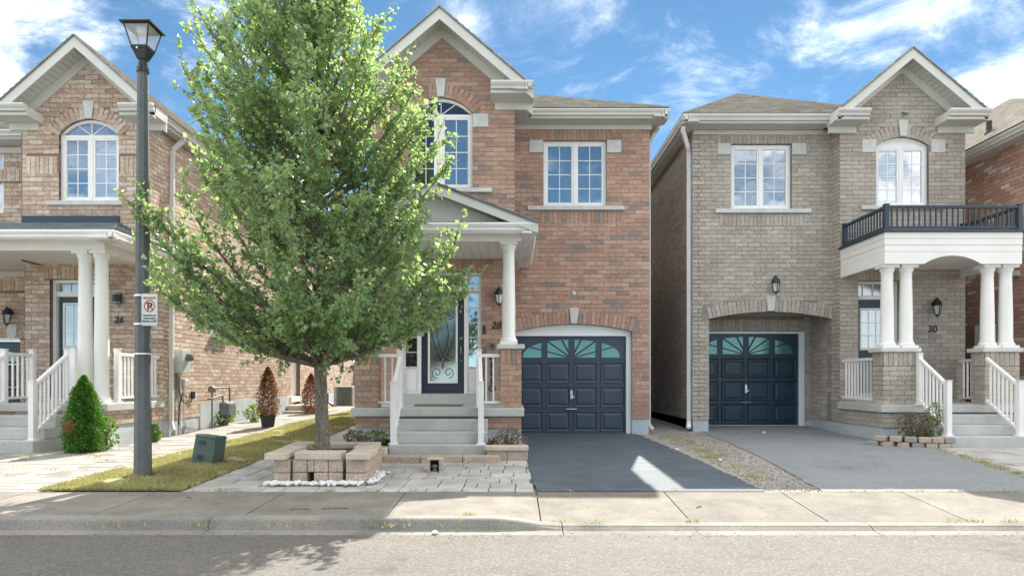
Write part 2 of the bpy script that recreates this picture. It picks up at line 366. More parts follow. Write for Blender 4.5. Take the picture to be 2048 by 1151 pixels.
# ---------------------------------------------------------------- brickwork
CH, BL, BH, BW = .089, .267, .079, .257
class House:
    def __init__(s, label, loc, brick, mortar, trim='trim_beige'):
        s.root = thing('brick_house', label, 'house', loc, 'brick houses along the street'); s.brick = brick; s.mortar = mortar; s.trim = trim
        s.br = []; s.cache = {}
    def put(s, fr, u, z, w, h, rot=0, n=.006, mat=None): s.br.append((fr, u, z, w, h, rot, n+random.uniform(-.002, .002), mat or s.brick))
    def wall(s, fr, u0, u1, z0, z1, cuts=lambda a, b, m: [], thick=.2, mat=None, mortar=None, gable=None, phase=0, ret=True, nobrick=None, name='wall'):
        """cuts(za, zb, brick?) gives (u0,u1) gaps; gable(z) gives the (u0,u1) span at height z"""
        def spans(za, zb, isb):
            a, b = gable((za+zb)/2) if gable else (u0, u1)
            sp = [(max(a, u0), min(b, u1))]
            for c0, c1 in cuts(za, zb, isb):
                sp = [q for p in sp for q in ((p[0], min(p[1], c0)), (max(p[0], c1), p[1])) if q[1]-q[0] > 1e-4]
            return [q for q in sp if q[1]-q[0] > .001]
        mb = MB(); step = CH/3; nrow = max(1, round((z1-z0)/step)); prev = None; start = z0
        for i in range(nrow+1):
            za = z0+i*(z1-z0)/nrow; cur = [(round(a, 4), round(b, 4)) for a, b in spans(za, za+step, False)] if i < nrow else None
            if cur != prev:
                if prev:
                    for a, b in prev: fr.box(mb, a, b, -thick, 0, start, za)
                prev = cur; start = za
        mb.build(name, mortar or s.mortar, s.root)
        k = 0; z = z0
        while z+.03 < z1:
            zt = min(z+CH, z1); h = zt-z-.01
            for a, b in spans(z, zt, True):
                u = u0-BL*1.5+(BL/2 if (k+phase) % 2 else 0)
                while u < b:
                    x0, x1 = max(u, a), min(u+BW, b)
                    if x0-a < .06 and x0 > a: x0 = a
                    if b-x1 < .07: x1 = b
                    if x1-x0 > .055 and h > .02: s.put(fr, (x0+x1)/2, z+.005+h/2, x1-x0, h, mat=mat)
                    u += BL
            k += 1; z += CH
    def soldiers(s, fr, u0, u1, z0, h=.257):
        n = max(1, round((u1-u0)/.089)); d = (u1-u0)/n
        for i in range(n): s.put(fr, u0+d*(i+.5), z0+h/2, d-.01, h-.008, n=.009)
    def arch(s, fr, uc, a, zs, rise, h=.24, key=None, span=1.0):
        """ring of soldier bricks over a segmental opening"""
        Rr = (a*a+rise*rise)/(2*rise); cz = zs+rise-Rr; th = math.asin(min(1, a/Rr))*span
        n = max(3, round(2*th*(Rr+h*.3)/.089)); rm = Rr+h/2
        for i in range(n):
            t = -th+(i+.5)*2*th/n
            if key and abs(math.sin(t)*rm) < key: continue
            s.put(fr, uc+math.sin(t)*rm, cz+math.cos(t)*rm, 2*th*rm/n-.011, h, t, n=.012)
    def finish(s):
        def score(b):
            fr, u, z, w, h, rot, n, m = b; p = fr.p(u, 0, z)
            if p[1] < 1: return 0
            px = 1022+p[0]*FOC/p[1]; py = 762-(p[2]-EYE)*FOC/p[1]
            if not (5 < px < 2043 and 5 < py < 1100): return 0
            if ((px-600)/330)**2+((py-380)/350)**2 < 1: return 0
            wpx = w*FOC/p[1] if fr.k == 'f' else w*abs(p[0])/p[1]*FOC/p[1]
            return wpx*h*FOC/p[1]
        s.br.sort(key=score, reverse=True)
        off = s.root.location
        for i, (fr, u, z, w, h, rot, n, m) in enumerate(s.br[:300]):
            key = (round(w, 3), round(h, 3), fr.k == 'f', m)
            if key not in s.cache:
                b = MB(); b.box(-w/2, w/2, -.02, .02, -h/2, h/2) if fr.k == 'f' else b.box(-.02, .02, -w/2, w/2, -h/2, h/2)
                me = b.mesh('brick'); me.materials.append(MATS[m]); s.cache[key] = me
            o = link('brick', s.cache[key], s.root); o.location = Vector(fr.p(u, n-.02, z))-off
            if rot: o.rotation_euler = (0, rot, 0)
        rest = {}
        for b in s.br[300:]: rest.setdefault(b[7], []).append(b)
        for m, L in rest.items():
            V = []; F = []
            for fr, u, z, w, h, rot, n, _ in L:
                c, sn = math.cos(rot), math.sin(rot); b = len(V)
                for nn in (n-.04, n):
                    for du, dz in ((-w/2, -h/2), (w/2, -h/2), (w/2, h/2), (-w/2, h/2)):
                        q = fr.p(u+du*c+dz*sn, nn, z-du*sn+dz*c); V.append((q[0]-off[0], q[1]-off[1], q[2]-off[2]))
                F += [(b+4, b+5, b+6, b+7), (b, b+1, b+5, b+4), (b+1, b+2, b+6, b+5), (b+2, b+3, b+7, b+6), (b+3, b, b+4, b+7)]
            me = bpy.data.meshes.new('brickwork'); me.from_pydata(V, [], F); link('brickwork', me, s.root, m, 'stuff')

def arcz(uc, a, zs, rise, u):
    Rr = (a*a+rise*rise)/(2*rise); d = Rr*Rr-(u-uc)**2; return zs+rise-Rr+math.sqrt(max(0, d))
def arccut(uc, a, zs, rise, extra=0):
    def f(za, zb):
        zm = (za+zb)/2; Rr = (a*a+rise*rise)/(2*rise)+extra; cz = zs+rise-(Rr-extra)
        d = Rr*Rr-(zm-cz)**2
        if d <= 0 or zm < zs-.02: return None
        return min(math.sqrt(d), a+extra*.55)
    return f

# ---------------------------------------------------------------- windows, doors
def window(H, fr, u0, u1, z0, z1, rows=4, cols=2, sashes=2, rec=.07, rise=0, gl='glass_sky', gls=None, trim='trim_white', fan=True, name='window'):
    fw = .055; n0, n1 = -rec-.06, -rec; uc = (u0+u1)/2; zt = z1
    mb = MB()
    fr.box(mb, u0, u0+fw, n0, n1, z0, z1); fr.box(mb, u1-fw, u1, n0, n1, z0, z1)
    fr.box(mb, u0+fw, u1-fw, n0, n1, z0, z0+fw); fr.box(mb, u0+fw, u1-fw, n0, n1, z1-fw, z1)
    sw = (u1-u0)/sashes
    for i in range(1, sashes): fr.box(mb, u0+i*sw-.03, u0+i*sw+.03, n0, n1+.004, z0+fw, z1-fw)
    win = mb.build(name, trim, H.root)
    if rise:
        a = (u1-u0)/2; ns = 14; top = MB()
        pts = [(u0+(u1-u0)*i/ns) for i in range(ns+1)]
        for x0, x1 in zip(pts, pts[1:]):
            za, zb = arcz(uc, a, z1, rise, x0), arcz(uc, a, z1, rise, x1)
            fr.prism(top, [(x0, max(z1, za-fw)), (x1, max(z1, zb-fw)), (x1, zb+.002), (x0, za+.002)], n0, n1+.006)
        top.build('arch_frame', trim, win)
        if fan:
            a2 = a-fw
            edge = [(uc+a2*math.cos(t), z1+.01+max(0, arcz(uc, a, z1, rise, uc+a2*math.cos(t))-z1-fw-.01)) for t in [math.pi*k/24 for k in range(25)]]
            angs = [0, .28, .5, .72, 1]
            for i in range(4):
                t0, t1 = angs[i]*math.pi, angs[i+1]*math.pi
                def keep(poly, t, s):
                    return clip(poly, lambda p: s*(math.cos(t)*(p[1]-z1)*1.0-math.sin(t)*(p[0]-uc)*.6))
                poly = [(uc, z1+.004)]+edge
                poly = keep(poly, t0, 1); poly = keep(poly, t1, -1) if i < 3 else poly
                if len(poly) > 2:
                    b = MB(); fr.prism(b, poly, n0+.02, n0+.026); b.build('pane', gls[0] if gls else gl, win)
            b = MB()
            for k in (1, 2, 3):
                t = angs[k]*math.pi; dx, dz = math.cos(t), math.sin(t)*.6; L = 0
                while True:
                    L += .01; x = uc+dx*L; z = z1+dz*L
                    if abs(x-uc) > a-.02 or z > arcz(uc, a, z1, rise, x)-fw: break
                b.bar(fr.p(uc, n0+.034, z1), fr.p(uc+dx*L, n0+.034, z1+dz*L), .014, .014)
            b.build('muntin', trim, win)
        else:
            b = MB(); xs = pts
            for x0, x1 in zip(xs, xs[1:]):
                fr.prism(b, [(x0, z1), (x1, z1), (x1, max(z1+.002, arcz(uc, a, z1, rise, x1)-fw+.004)), (x0, max(z1+.002, arcz(uc, a, z1, rise, x0)-fw+.004))], n0+.01, n1-.012)
            b.build('arch_panel', trim, win)
    sf = .04; mun = MB()
    for i in range(sashes):
        a0 = u0+(fw if i == 0 else i*sw+.03); a1 = u0+(i+1)*sw-(fw if i == sashes-1 else .03)
        b = MB(); m0, m1 = n0+.01, n1-.008
        fr.box(b, a0, a0+sf, m0, m1, z0+fw, z1-fw); fr.box(b, a1-sf, a1, m0, m1, z0+fw, z1-fw)
        fr.box(b, a0+sf, a1-sf, m0, m1, z0+fw, z0+fw+sf); fr.box(b, a0+sf, a1-sf, m0, m1, z1-fw-sf, z1-fw)
        b.build('sash', trim, win)
        g0, g1, h0, h1 = a0+sf, a1-sf, z0+fw+sf, z1-fw-sf
        mw = .016
        for c in range(cols):
            for r in range(rows):
                x0 = g0+(g1-g0)*c/cols; x1 = g0+(g1-g0)*(c+1)/cols; y0 = h0+(h1-h0)*r/rows; y1 = h0+(h1-h0)*(r+1)/rows
                b = MB(); fr.box(b, x0+.002, x1-.002, n0+.02, n0+.026, y0+.002, y1-.002)
                b.build('pane', (gls[i] if gls else gl), win)
        for c in range(1, cols): x = g0+(g1-g0)*c/cols; fr.box(mun, x-mw/2, x+mw/2, n0+.015, n0+.034, h0, h1)
        for r in range(1, rows): z = h0+(h1-h0)*r/rows; fr.box(mun, g0, g1, n0+.015, n0+.0345, z-mw/2, z+mw/2)
    if mun.v: mun.build('muntin', trim, win)
    return win
def sill(H, fr, u0, u1, z0, z1, n=.06): b = MB(); fr.box(b, u0, u1, -.10, n, z0, z1); b.build('window_sill', 'stone', H.root, bevel=.006)
def block(H, fr, u0, u1, z0, z1): b = MB(); fr.box(b, u0, u1, -.03, .018, z0, z1); b.build('stone_block', 'stone', H.root, bevel=.006)
def keystone(H, fr, uc, z0, z1, wt, wb, n=.035): b = MB(); fr.prism(b, [(uc-wb/2, z0), (uc+wb/2, z0), (uc+wt/2, z1), (uc-wt/2, z1)], -.03, n); b.build('keystone', 'stone', H.root, bevel=.006)

def garage_door(H, fr, u0, u1, z0, z1, mat):
    """four by four raised panels, a sunburst of glass in the top row"""
    nr, nc = 4, 4; dw, dh = (u1-u0)/nc, (z1-z0)/nr
    b = MB()
    for r in range(nr): fr.box(b, u0, u1, -.05, 0, z0+r*dh+.004, z0+(r+1)*dh-.002)
    door = b.build('garage_door', mat, H.root); uc = (u0+u1)/2
    for r in range(nr):
        for c in range(nc):
            x0, x1, y0, y1 = u0+c*dw+.045, u0+(c+1)*dw-.045, z0+r*dh+.05, z0+(r+1)*dh-.05
            if r < nr-1:
                p = MB()
                ring = lambda m, n: [fr.p(x0+m, n, y0+m), fr.p(x1-m, n, y0+m), fr.p(x1-m, n, y1-m), fr.p(x0+m, n, y1-m)]
                rs = [ring(0, .014), ring(.018, .001), ring(.05, .001), ring(.075, .014)]
                p.v = [v for g in rs for v in g]; p.f = [(i*4+k, i*4+(k+1) % 4, i*4+4+(k+1) % 4, i*4+4+k) for i in range(3) for k in range(4)]+[(12, 13, 14, 15)]
                o = ring(-.012, 0.0); p.v += o; p.f += [(16+k, 16+(k+1) % 4, (k+1) % 4, k) for k in range(4)]
                p.build('panel', mat, door)
            else:
                W, Hh = (u1-u0)/2-.12, dh-.13
                ell = [(uc+W*math.cos(t), y0+.01+Hh*math.sin(t)**.8) for t in [math.pi*k/40 for k in range(41)]]
                base = clip(clip(ell, lambda q: q[0]-x0-.02), lambda q: x1-.02-q[0])
                angs = [0, .13, .27, .40, .5, .60, .73, .87, 1]
                for i in range(8):
                    f0, f1 = angs[i]*math.pi, angs[i+1]*math.pi
                    pl = base
                    d0 = (math.cos(f0), math.sin(f0)*.62); d1 = (math.cos(f1), math.sin(f1)*.62)
                    pl = clip(pl, lambda q: d0[0]*(q[1]-y0)-d0[1]*(q[0]-uc)-.012) if len(pl) > 2 else pl
                    pl = clip(pl, lambda q: -(d1[0]*(q[1]-y0)-d1[1]*(q[0]-uc))-.012) if len(pl) > 2 else pl
                    if len(pl) < 3: continue
                    ar = abs(sum(a[0]*b_[1]-a[1]*b_[0] for a, b_ in zip(pl, pl[1:]+pl[:1])))/2
                    if ar < .0012: continue
                    g = MB(); fr.prism(g, pl, -.01, .003); g.build('pane', 'glass_teal', door)
                    cx = sum(q[0] for q in pl)/len(pl); cy = sum(q[1] for q in pl)/len(pl)
                    t = MB(); k = len(pl); out_ = [(cx+(q[0]-cx)*1.06+.004*(1 if q[0] > cx else -1), cy+(q[1]-cy)*1.06+.004*(1 if q[1] > cy else -1)) for q in pl]
                    t.v = [fr.p(*(q[0], .012, q[1])) for q in out_]+[fr.p(q[0], .012, q[1]) for q in pl]+[fr.p(q[0], .0, q[1]) for q in out_]
                    t.f = [(j, (j+1) % k, k+(j+1) % k, k+j) for j in range(k)]+[(j, (j+1) % k, 2*k+(j+1) % k, 2*k+j) for j in range(k)]
                    t.build('pane_trim', mat, door)
    h = MB(); z = z0+dh+.0
    h.tube([fr.p(uc-.1, .05, z), fr.p(uc+.1, .05, z)], .011); h.tube([fr.p(uc-.1, .0, z), fr.p(uc-.1, .05, z)], .01); h.tube([fr.p(uc+.1, .0, z), fr.p(uc+.1, .05, z)], .01)
    h.build('handle', 'steel', door, smooth=True)
    h = MB(); fr.box(h, uc-.025, uc+.025, .0, .02, z+dh*.42, z+dh*.78); fr.box(h, uc-.015, uc+.06, .02, .035, z+dh*.48, z+dh*.54); h.build('lock_plate', 'steel', door)
    s_ = MB(); fr.box(s_, u0, u1, -.04, -.006, z0-.02, z0+.004); s_.build('bottom_seal', 'trim_white', door)
    return door

def gutter(H, fr, u0, u1, ztop, n, wallface=True, sof=None, mat=None, fasc=.05):
    """gutter on a fascia standing n in front of the wall; soffit back to the wall"""
    mat = mat or H.trim
    b = MB(); fr.extr(b, [(n, ztop), (n+.11, ztop), (n+.115, ztop-.025), (n+.10, ztop-.05), (n+.075, ztop-.075), (n+.07, ztop-.115), (n, ztop-.115)], u0, u1); b.build('gutter', mat, H.root)
    b = MB(); fr.box(b, u0, u1, n-.02, n+.012, ztop-.115-fasc, ztop-.02); b.build('fascia', mat, H.root)
    if sof is not None:
        k = max(1, int(abs(u1-u0)/.1)); b = MB(); zs = ztop-.115-fasc+.006
        for i in range(k):
            x0 = u0+(u1-u0)*i/k; x1 = u0+(u1-u0)*(i+1)/k
            fr.box(b, x0+.003, x1-.003, sof, n-.02, zs, zs+.02)
        fr.box(b, u0, u1, sof, n-.02, zs+.012, zs+.03); b.build('soffit', mat, H.root, 'stuff')
def frieze(H, fr, u0, u1, z0, z1, n=.035): b = MB(); fr.box(b, u0, u1, 0.001, n, z0, z1); b.build('frieze_board', H.trim, H.root, bevel=.004)

def roof_face(H, pts, mat, course=.14, name='roof', parent=None):
    """one roof plane laid in overlapping courses of shingles"""
    P = [Vector(p) for p in pts]; nrm = (P[1]-P[0]).cross(P[2]-P[0]).normalized()
    if nrm.z < 0: nrm = -nrm
    zs = [p.z for p in P]; a, b = min(zs), max(zs); st = max(.02, course*math.sqrt(max(.01, 1-nrm.z**2)))
    base = MB(); base.add([tuple(p-nrm*.01) for p in P], [tuple(range(len(P)))])
    par = base.build(name, mat, H.root)
    mb = MB(); z = a
    while z < b-.001:
        zt = min(b, z+st); pl = clip(clip([tuple(p) for p in P], lambda q: q[2]-z), lambda q: zt-q[2])
        if len(pl) > 2:
            vs = [Vector(q)+nrm*(.002+.020*(zt-q[2])/max(.001, zt-z)) for q in pl]; k = len(vs)
            low = [Vector(q)-nrm*.006 for q in pl]
            mb.add([tuple(v) for v in vs]+[tuple(v) for v in low], [tuple(range(k))]+[(i, (i+1) % k, k+(i+1) % k, k+i) for i in range(k)])
        z = zt
    mb.build('shingle_course', mat, par, 'stuff')
    return par

def gable(H, fr, uc, half, zeave, slope, ov, back, retn=(1, 1), ret_len=(.75, .75), shing='shingle_grey', wall_half=None, ztop_wall=None, frie=True, fasc=.2):
    """gable roof whose eaves are at uc+-half, apex above uc; overhang ov in front of the wall plane, running back"""
    za = zeave+half*slope; k = math.sqrt(1+slope*slope)
    for s in (-1, 1):
        e = (uc+s*half, zeave); ap = (uc, za)
        roof_face(H, [fr.p(e[0], ov+.03, e[1]+.03), fr.p(ap[0], ov+.03, ap[1]+.03), fr.p(ap[0], -back, ap[1]+.03), fr.p(e[0], -back, e[1]+.03)], shing)
        b = MB(); fr.prism(b, [(e[0], e[1]-fasc), (ap[0], ap[1]-fasc), (ap[0], ap[1]), (e[0], e[1])], ov-.03, ov); b.build('rake_board', H.trim, H.root)
        b = MB(); fr.prism(b, [(e[0], e[1]+.002), (ap[0], ap[1]+.002), (ap[0], ap[1]+.028), (e[0], e[1]+.028)], ov-.03, ov+.022); b.build('drip_edge', 'shingle_blue', H.root)
        b = MB(); nb = max(3, int(half*k/.11))
        for i in range(nb):                                  # soffit boards up the slope
            t0, t1 = i/nb+.004, (i+1)/nb-.004
            q = [(e[0]+(ap[0]-e[0])*t, e[1]+(ap[1]-e[1])*t-.115) for t in (t0, t1)]
            fr.prism(b, [q[0], q[1], (q[1][0], q[1][1]+.02), (q[0][0], q[0][1]+.02)], -.02, ov-.03)
        fr.prism(b, [(e[0], e[1]-.10), (ap[0], ap[1]-.10), (ap[0], ap[1]-.08), (e[0], e[1]-.08)], -.02, ov-.03)
        b.build('soffit', H.trim, H.root, 'stuff')
        if frie:
            b = MB(); fw = .2; fr.prism(b, [(e[0], e[1]-.11-fw), (ap[0], ap[1]-.11-fw), (ap[0], ap[1]-.11), (e[0], e[1]-.11)], .001, .04); b.build('frieze_board', H.trim, H.root)
    return za
def cornice_return(H, fr, u0, u1, ztop, ov, outer, side_back):
    """short level eave at the foot of a gable: gutter, fascia, soffit, and its capped end"""
    b = MB(); fr.box(b, u0, u1, -.02, ov, ztop-.17, ztop-.0)
    fr.box(b, u0-.004, u1+.004, .003, ov+.02, ztop-.165, ztop-.12); b.build('cornice', H.trim, H.root)
    b = MB(); fr.extr(b, [(ov, ztop+.03), (ov+.11, ztop+.03), (ov+.115, ztop), (ov+.10, ztop-.03), (ov+.07, ztop-.06), (ov+.06, ztop-.10), (ov, ztop-.10)], u0, u1); b.build('gutter', H.trim, H.root)
    b = MB(); fr.box(b, min(u0, u1)+.06, max(u0, u1)-.06, 0.001, .05, ztop-.30, ztop-.17); b.build('frieze_board', H.trim, H.root)
def column(H, x, y, z0, z1, r=.12):
    h = z1-z0; s = MB(); s.lathe((x, y, z0+.05), [(r*1.28, 0), (r*1.3, .025), (r*1.2, .05), (r*1.08, .06), (r*1.06, .09), (r, .11), (r*.99, h*.35), (r*.86, h-.25), (r*.9, h-.245), (r*.9, h-.225), (r*.86, h-.22), (r*.87, h-.19), (r*1.05, h-.15), (r*1.1, h-.12), (r*1.12, h-.10)], 28)
    col = s.build('column', 'siding_cream', H.root, smooth=True)
    p = MB(); p.box(x-r*1.32, x+r*1.32, y-r*1.32, y+r*1.32, z0, z0+.05); p.build('plinth', 'siding_cream', col, bevel=.004)
    p = MB(); p.box(x-r*1.3, x+r*1.3, y-r*1.3, y+r*1.3, z1-.05, z1); p.build('abacus', 'siding_cream', col, bevel=.004)
def railing(H, p0, p1, h=.86, gap=.115, post0=True, post1=True, mat='rail_white', bal=.028, pw=.085, posth=.95, low=.09, group=None, thing_=False, name='porch_railing'):
    """rails from p0 to p1 (floor points), balusters between, square newel posts"""
    a, b = Vector(p0), Vector(p1); up = Vector((0, 0, 1)); d = (b-a); L = d.length; e = d.normalized()
    m = MB(); m.bar(a+up*h, b+up*h, .06, .055); top = m.build(name, mat, H.root, bevel=.004)
    m = MB(); m.bar(a+up*low, b+up*low, .045, .04); m.build('bottom_rail', mat, top)
    n = max(1, int(round(L/gap))); me = None
    off = H.root.location
    for i in range(1, n):
        q = a+d*(i/n)
        if me is None:
            k = MB(); k.box(-bal/2, bal/2, -bal/2, bal/2, low, h-.02); me = k.mesh('baluster'); me.materials.append(MATS[mat])
        o = link('baluster', me, top); o.location = q-off
    for f, q in ((post0, a), (post1, b)):
        if f:
            k = MB(); k.box(q.x-pw/2, q.x+pw/2, q.y-pw/2, q.y+pw/2, q.z, q.z+posth); k.box(q.x-pw*.6, q.x+pw*.6, q.y-pw*.6, q.y+pw*.6, q.z+posth, q.z+posth+.015)
            k.box(q.x-pw*.8, q.x+pw*.8, q.y-pw*.8, q.y+pw*.8, q.z, q.z+.02); k.build('newel_post', mat, top, bevel=.003)
    return top
def downspout(H, pts, w=.075, mat=None):
    m = MB()
    for a, b in zip(pts, pts[1:]): m.bar(a, b, w, w*.8, up=(0, 1, 0))
    m.build('downspout', mat or H.trim, H.root, bevel=.006)
def coach_lamp(H, x, y, z, s=1.0):
    """wall lantern: arm and bonnet over a four-sided glass cage"""
    m = MB(); m.lathe((x, y, z+.02*s), [(.045*s, 0), (.045*s, .02)], 12, 'y'); m.tube([(x, y, z+.03*s), (x, y-.05*s, z+.10*s), (x, y-.11*s, z+.10*s), (x, y-.12*s, z+.06*s)], .012*s)
    L = m.build('coach_lamp', 'black_metal', H.root, smooth=True); yc = y-.12*s
    m = MB(); m.lathe((x, yc, z-.02*s), [(.085*s, 0), (.08*s, .02*s), (.06*s, .07*s), (.02*s, .11*s), (.012*s, .14*s), (.004*s, .15*s)], 8); m.build('bonnet', 'black_metal', L)
    m = MB(); m.lathe((x, yc, z-.19*s), [(.04*s, 0), (.068*s, .165*s)], 4); m.build('lantern_glass', 'lamp_glass', L)
    m = MB()
    for k in range(4):
        a = math.pi/2*k; m.bar((x+.042*s*math.cos(a), yc+.042*s*math.sin(a), z-.19*s), (x+.07*s*math.cos(a), yc+.07*s*math.sin(a), z-.02*s), .012*s)
    m.lathe((x, yc, z-.22*s), [(.01*s, 0), (.03*s, .02*s), (.045*s, .03*s), (.045*s, .04*s)], 8); m.tube([(x, yc, z-.26*s), (x, yc, z-.22*s)], .007*s); m.build('lantern_cage', 'black_metal', L)
def plain_wall(H, x0, x1, y0, y1, z0, z1, mat=None): b = MB(); b.box(x0, x1, y0, y1, z0, z1); b.build('rear_wall', mat or H.mortar, H.root)
def foundation(H, x0, x1, y0, y1, z0, z1): b = MB(); b.box(x0, x1, y0, y1, z0, z1); b.build('foundation', 'foundation', H.root)
def entry_door(H, fr, u0, u1, z0, z1, mat, glazed, gmat='glass_door', rows=3, cols=3, knob=1, iron=False):
    b = MB(); fr.box(b, u0, u1, -.05, 0, z0, z1); d = b.build('entry_door', mat, H.root)
    g0, g1, h0, h1 = glazed; b = MB(); w_ = .035
    fr.box(b, g0-w_, g0, 0.001, .02, h0-w_, h1+w_); fr.box(b, g1, g1+w_, 0.001, .02, h0-w_, h1+w_); fr.box(b, g0, g1, 0.001, .02, h0-w_, h0); fr.box(b, g0, g1, 0.001, .02, h1, h1+w_); b.build('glazing_frame', 'trim_white', d)
    if iron:
        b = MB(); fr.box(b, g0, g1, 0.001, .006, h0, h1); b.build('pane', gmat, d)
        b = MB(); c = (g0+g1)/2; W = (g1-g0)/2; T = h1-h0
        def sc(cx, cz, r, a0, turns, sgn):
            P = []
            for i in range(26):
                t = i/25; a = a0+sgn*turns*2*math.pi*t; rr = r*(1-.75*t); P.append(fr.p(cx+rr*math.cos(a), .014, cz+rr*math.sin(a)))
            b.tube(P, .007, 5)
        for s in (-1, 1):
            sc(c+s*W*.45, h0+T*.11, W*.42, -math.pi/2 if s > 0 else -math.pi/2, 1.3, s); sc(c+s*W*.55, h0+T*.30, W*.3, math.pi/2, 1.2, s)
            b.tube([fr.p(c+s*W*q, .014, h0+T*r_) for q, r_ in ((.0, .16), (.05, .24), (.3, .34), (.62, .44), (.85, .58), (.95, .7))], .008, 5)
            b.tube([fr.p(c-s*W*q, .014, h0+T*r_) for q, r_ in ((-.2, .26), (.1, .36), (.3, .46), (.45, .6), (.3, .74), (0, .84))], .008, 5)
            sc(c+s*W*.5, h0+T*.85, W*.4, -math.pi/2, 1.3, s); sc(c+s*W*.25, h0+T*.27, W*.16, 0, 1.1, -s)
        b.build('iron_scroll', 'black_metal', d)
        b = MB(); 
        for zz, r in ((.52, .028), (.30, .022), (.42, .022)): b.lathe(fr.p(u1-.06, .0, z0+(z1-z0)*(zz+.02)), [(r, 0), (r, .015), (r*.5, .03)], 10, 'y')
        b.tube([fr.p(u1-.06, .01, z0+(z1-z0)*.47), fr.p(u1-.06, .06, z0+(z1-z0)*.45), fr.p(u1-.06, .06, z0+(z1-z0)*.40), fr.p(u1-.06, .01, z0+(z1-z0)*.38)], .01); b.build('handle', 'steel', d, smooth=True)
    else:
        for c in range(cols):
            for r in range(rows):
                b = MB(); fr.box(b, g0+(g1-g0)*c/cols+.007, g0+(g1-g0)*(c+1)/cols-.007, .001, .006, h0+(h1-h0)*r/rows+.007, h0+(h1-h0)*(r+1)/rows-.007); b.build('pane', gmat, d)
        b = MB()
        for c in range(1, cols): x = g0+(g1-g0)*c/cols; fr.box(b, x-.009, x+.009, .001, .014, h0, h1)
        for r in range(1, rows): z = h0+(h1-h0)*r/rows; fr.box(b, g0, g1, .001, .0145, z-.009, z+.009)
        b.build('muntin', 'trim_white', d)
    return d
def strip_frame(H, fr, u0, u1, z0, z1, w=.06, n0=-.1, n1=.015, mat='trim_white', bottom=False, name='door_frame'):
    b = MB(); fr.box(b, u0, u0+w, n0, n1, z0, z1); fr.box(b, u1-w, u1, n0, n1, z0, z1); fr.box(b, u0+w, u1-w, n0, n1, z1-w, z1)
    if bottom: fr.box(b, u0+w, u1-w, n0, n1, z0, z0+w)
    return b.build(name, mat, H.root, bevel=.003)
def steps(H, x0, x1, fronts, zs, yback, zg, name='step'):
    zl = zg
    for yf, zt in zip(fronts, zs):
        b = MB(); b.box(x0, x1, yf, yback, zl if zl == zg else zl+.001, zt); b.build(name, 'step_concrete', H.root, bevel=.012); zl = zt

# ================================================================= GROUND
def sheet(name, rows, dz, mat, parent=None, kind=None, nx=1, rag=0):
    """rows of (y, x0, x1) following the lie of the land"""
    ys = sorted(set([r[0] for r in rows]+[p[0] for p in GP if rows[0][0] < p[0] < rows[-1][0]])); V = []; F = []
    if rag:
        y = rows[0][0]+.1
        while y < min(rows[-1][0], 15): ys.append(y); y += random.uniform(.05, .16)
        ys = sorted(set(ys))
    for y in ys:
        for a, b in zip(rows, rows[1:]):
            if a[0] <= y <= b[0]:
                t = (y-a[0])/(b[0]-a[0]); x0 = a[1]+(b[1]-a[1])*t; x1 = a[2]+(b[2]-a[2])*t; break
        if rag: x0 += random.uniform(-rag, rag)*.5; x1 += random.uniform(-rag, rag)
        for i in range(nx+1): V.append((x0+(x1-x0)*i/nx, y, G(y)+dz))
    n = nx+1
    for j in range(len(ys)-1):
        for i in range(nx): F.append((j*n+i, j*n+i+1, (j+1)*n+i+1, (j+1)*n+i))
    m = MB(); m.add(V, F); return m.build(name, mat, parent, kind)
sheet('ground', [(7.5, -300, 300), (400, -300, 300)], -.03, 'soil', kind='structure')
m = MB(); yr = [6.06, 4, 1.5, -1, -2.4]; zr = [-.262, -.235, -.20, -.235, -.262]
for a in range(4): m.add([(-300, yr[a], zr[a]), (300, yr[a], zr[a]), (300, yr[a+1], zr[a+1]), (-300, yr[a+1], zr[a+1])], [(0, 1, 2, 3)])
m.build('road', 'road_asphalt', kind='structure')
m = MB(); m.box(-300, 300, -2.7, -2.4, -.4, -.12); m.box(-300, 300, -300, -2.7, -.4, -.125); m.build('far_verge', 'concrete', kind='structure')
def drop(x):
    t = min(1, max(0, (x+.12)/.5)); t = t*t*(3-2*t); return .067*t
# footpath slabs
walk = MB().box(-60, 60, 6.39, 7.54, -.40, -.24).build('footpath', 'soil', kind='structure')
jx = [-3.92, -2.49, -1.16, .28, 1.69, 2.98, 4.31]
while jx[-1] < 16: jx.append(jx[-1]+1.38)
while jx[0] > -14: jx.insert(0, jx[0]-1.4)
for a, b in zip(jx, jx[1:]):
    m = MB(); n = 6; g = .006; V = []; F = []
    for i in range(n+1):
        x = a+g+(b-a-2*g)*i/n; d = drop(x)
        V += [(x, 6.40, -.151-d), (x, 7.545, -.12), (x, 6.40, -.235-d*.5), (x, 7.545, -.235)]
    for i in range(n):
        q = i*4; F += [(q, q+4, q+5, q+1), (q, q+2, q+6, q+4), (q+1, q+5, q+7, q+3)]
    F += [(0, 1, 3, 2), (n*4, n*4+2, n*4+3, n*4+1)]
    m.add(V, F); m.build('slab', 'slab', walk)
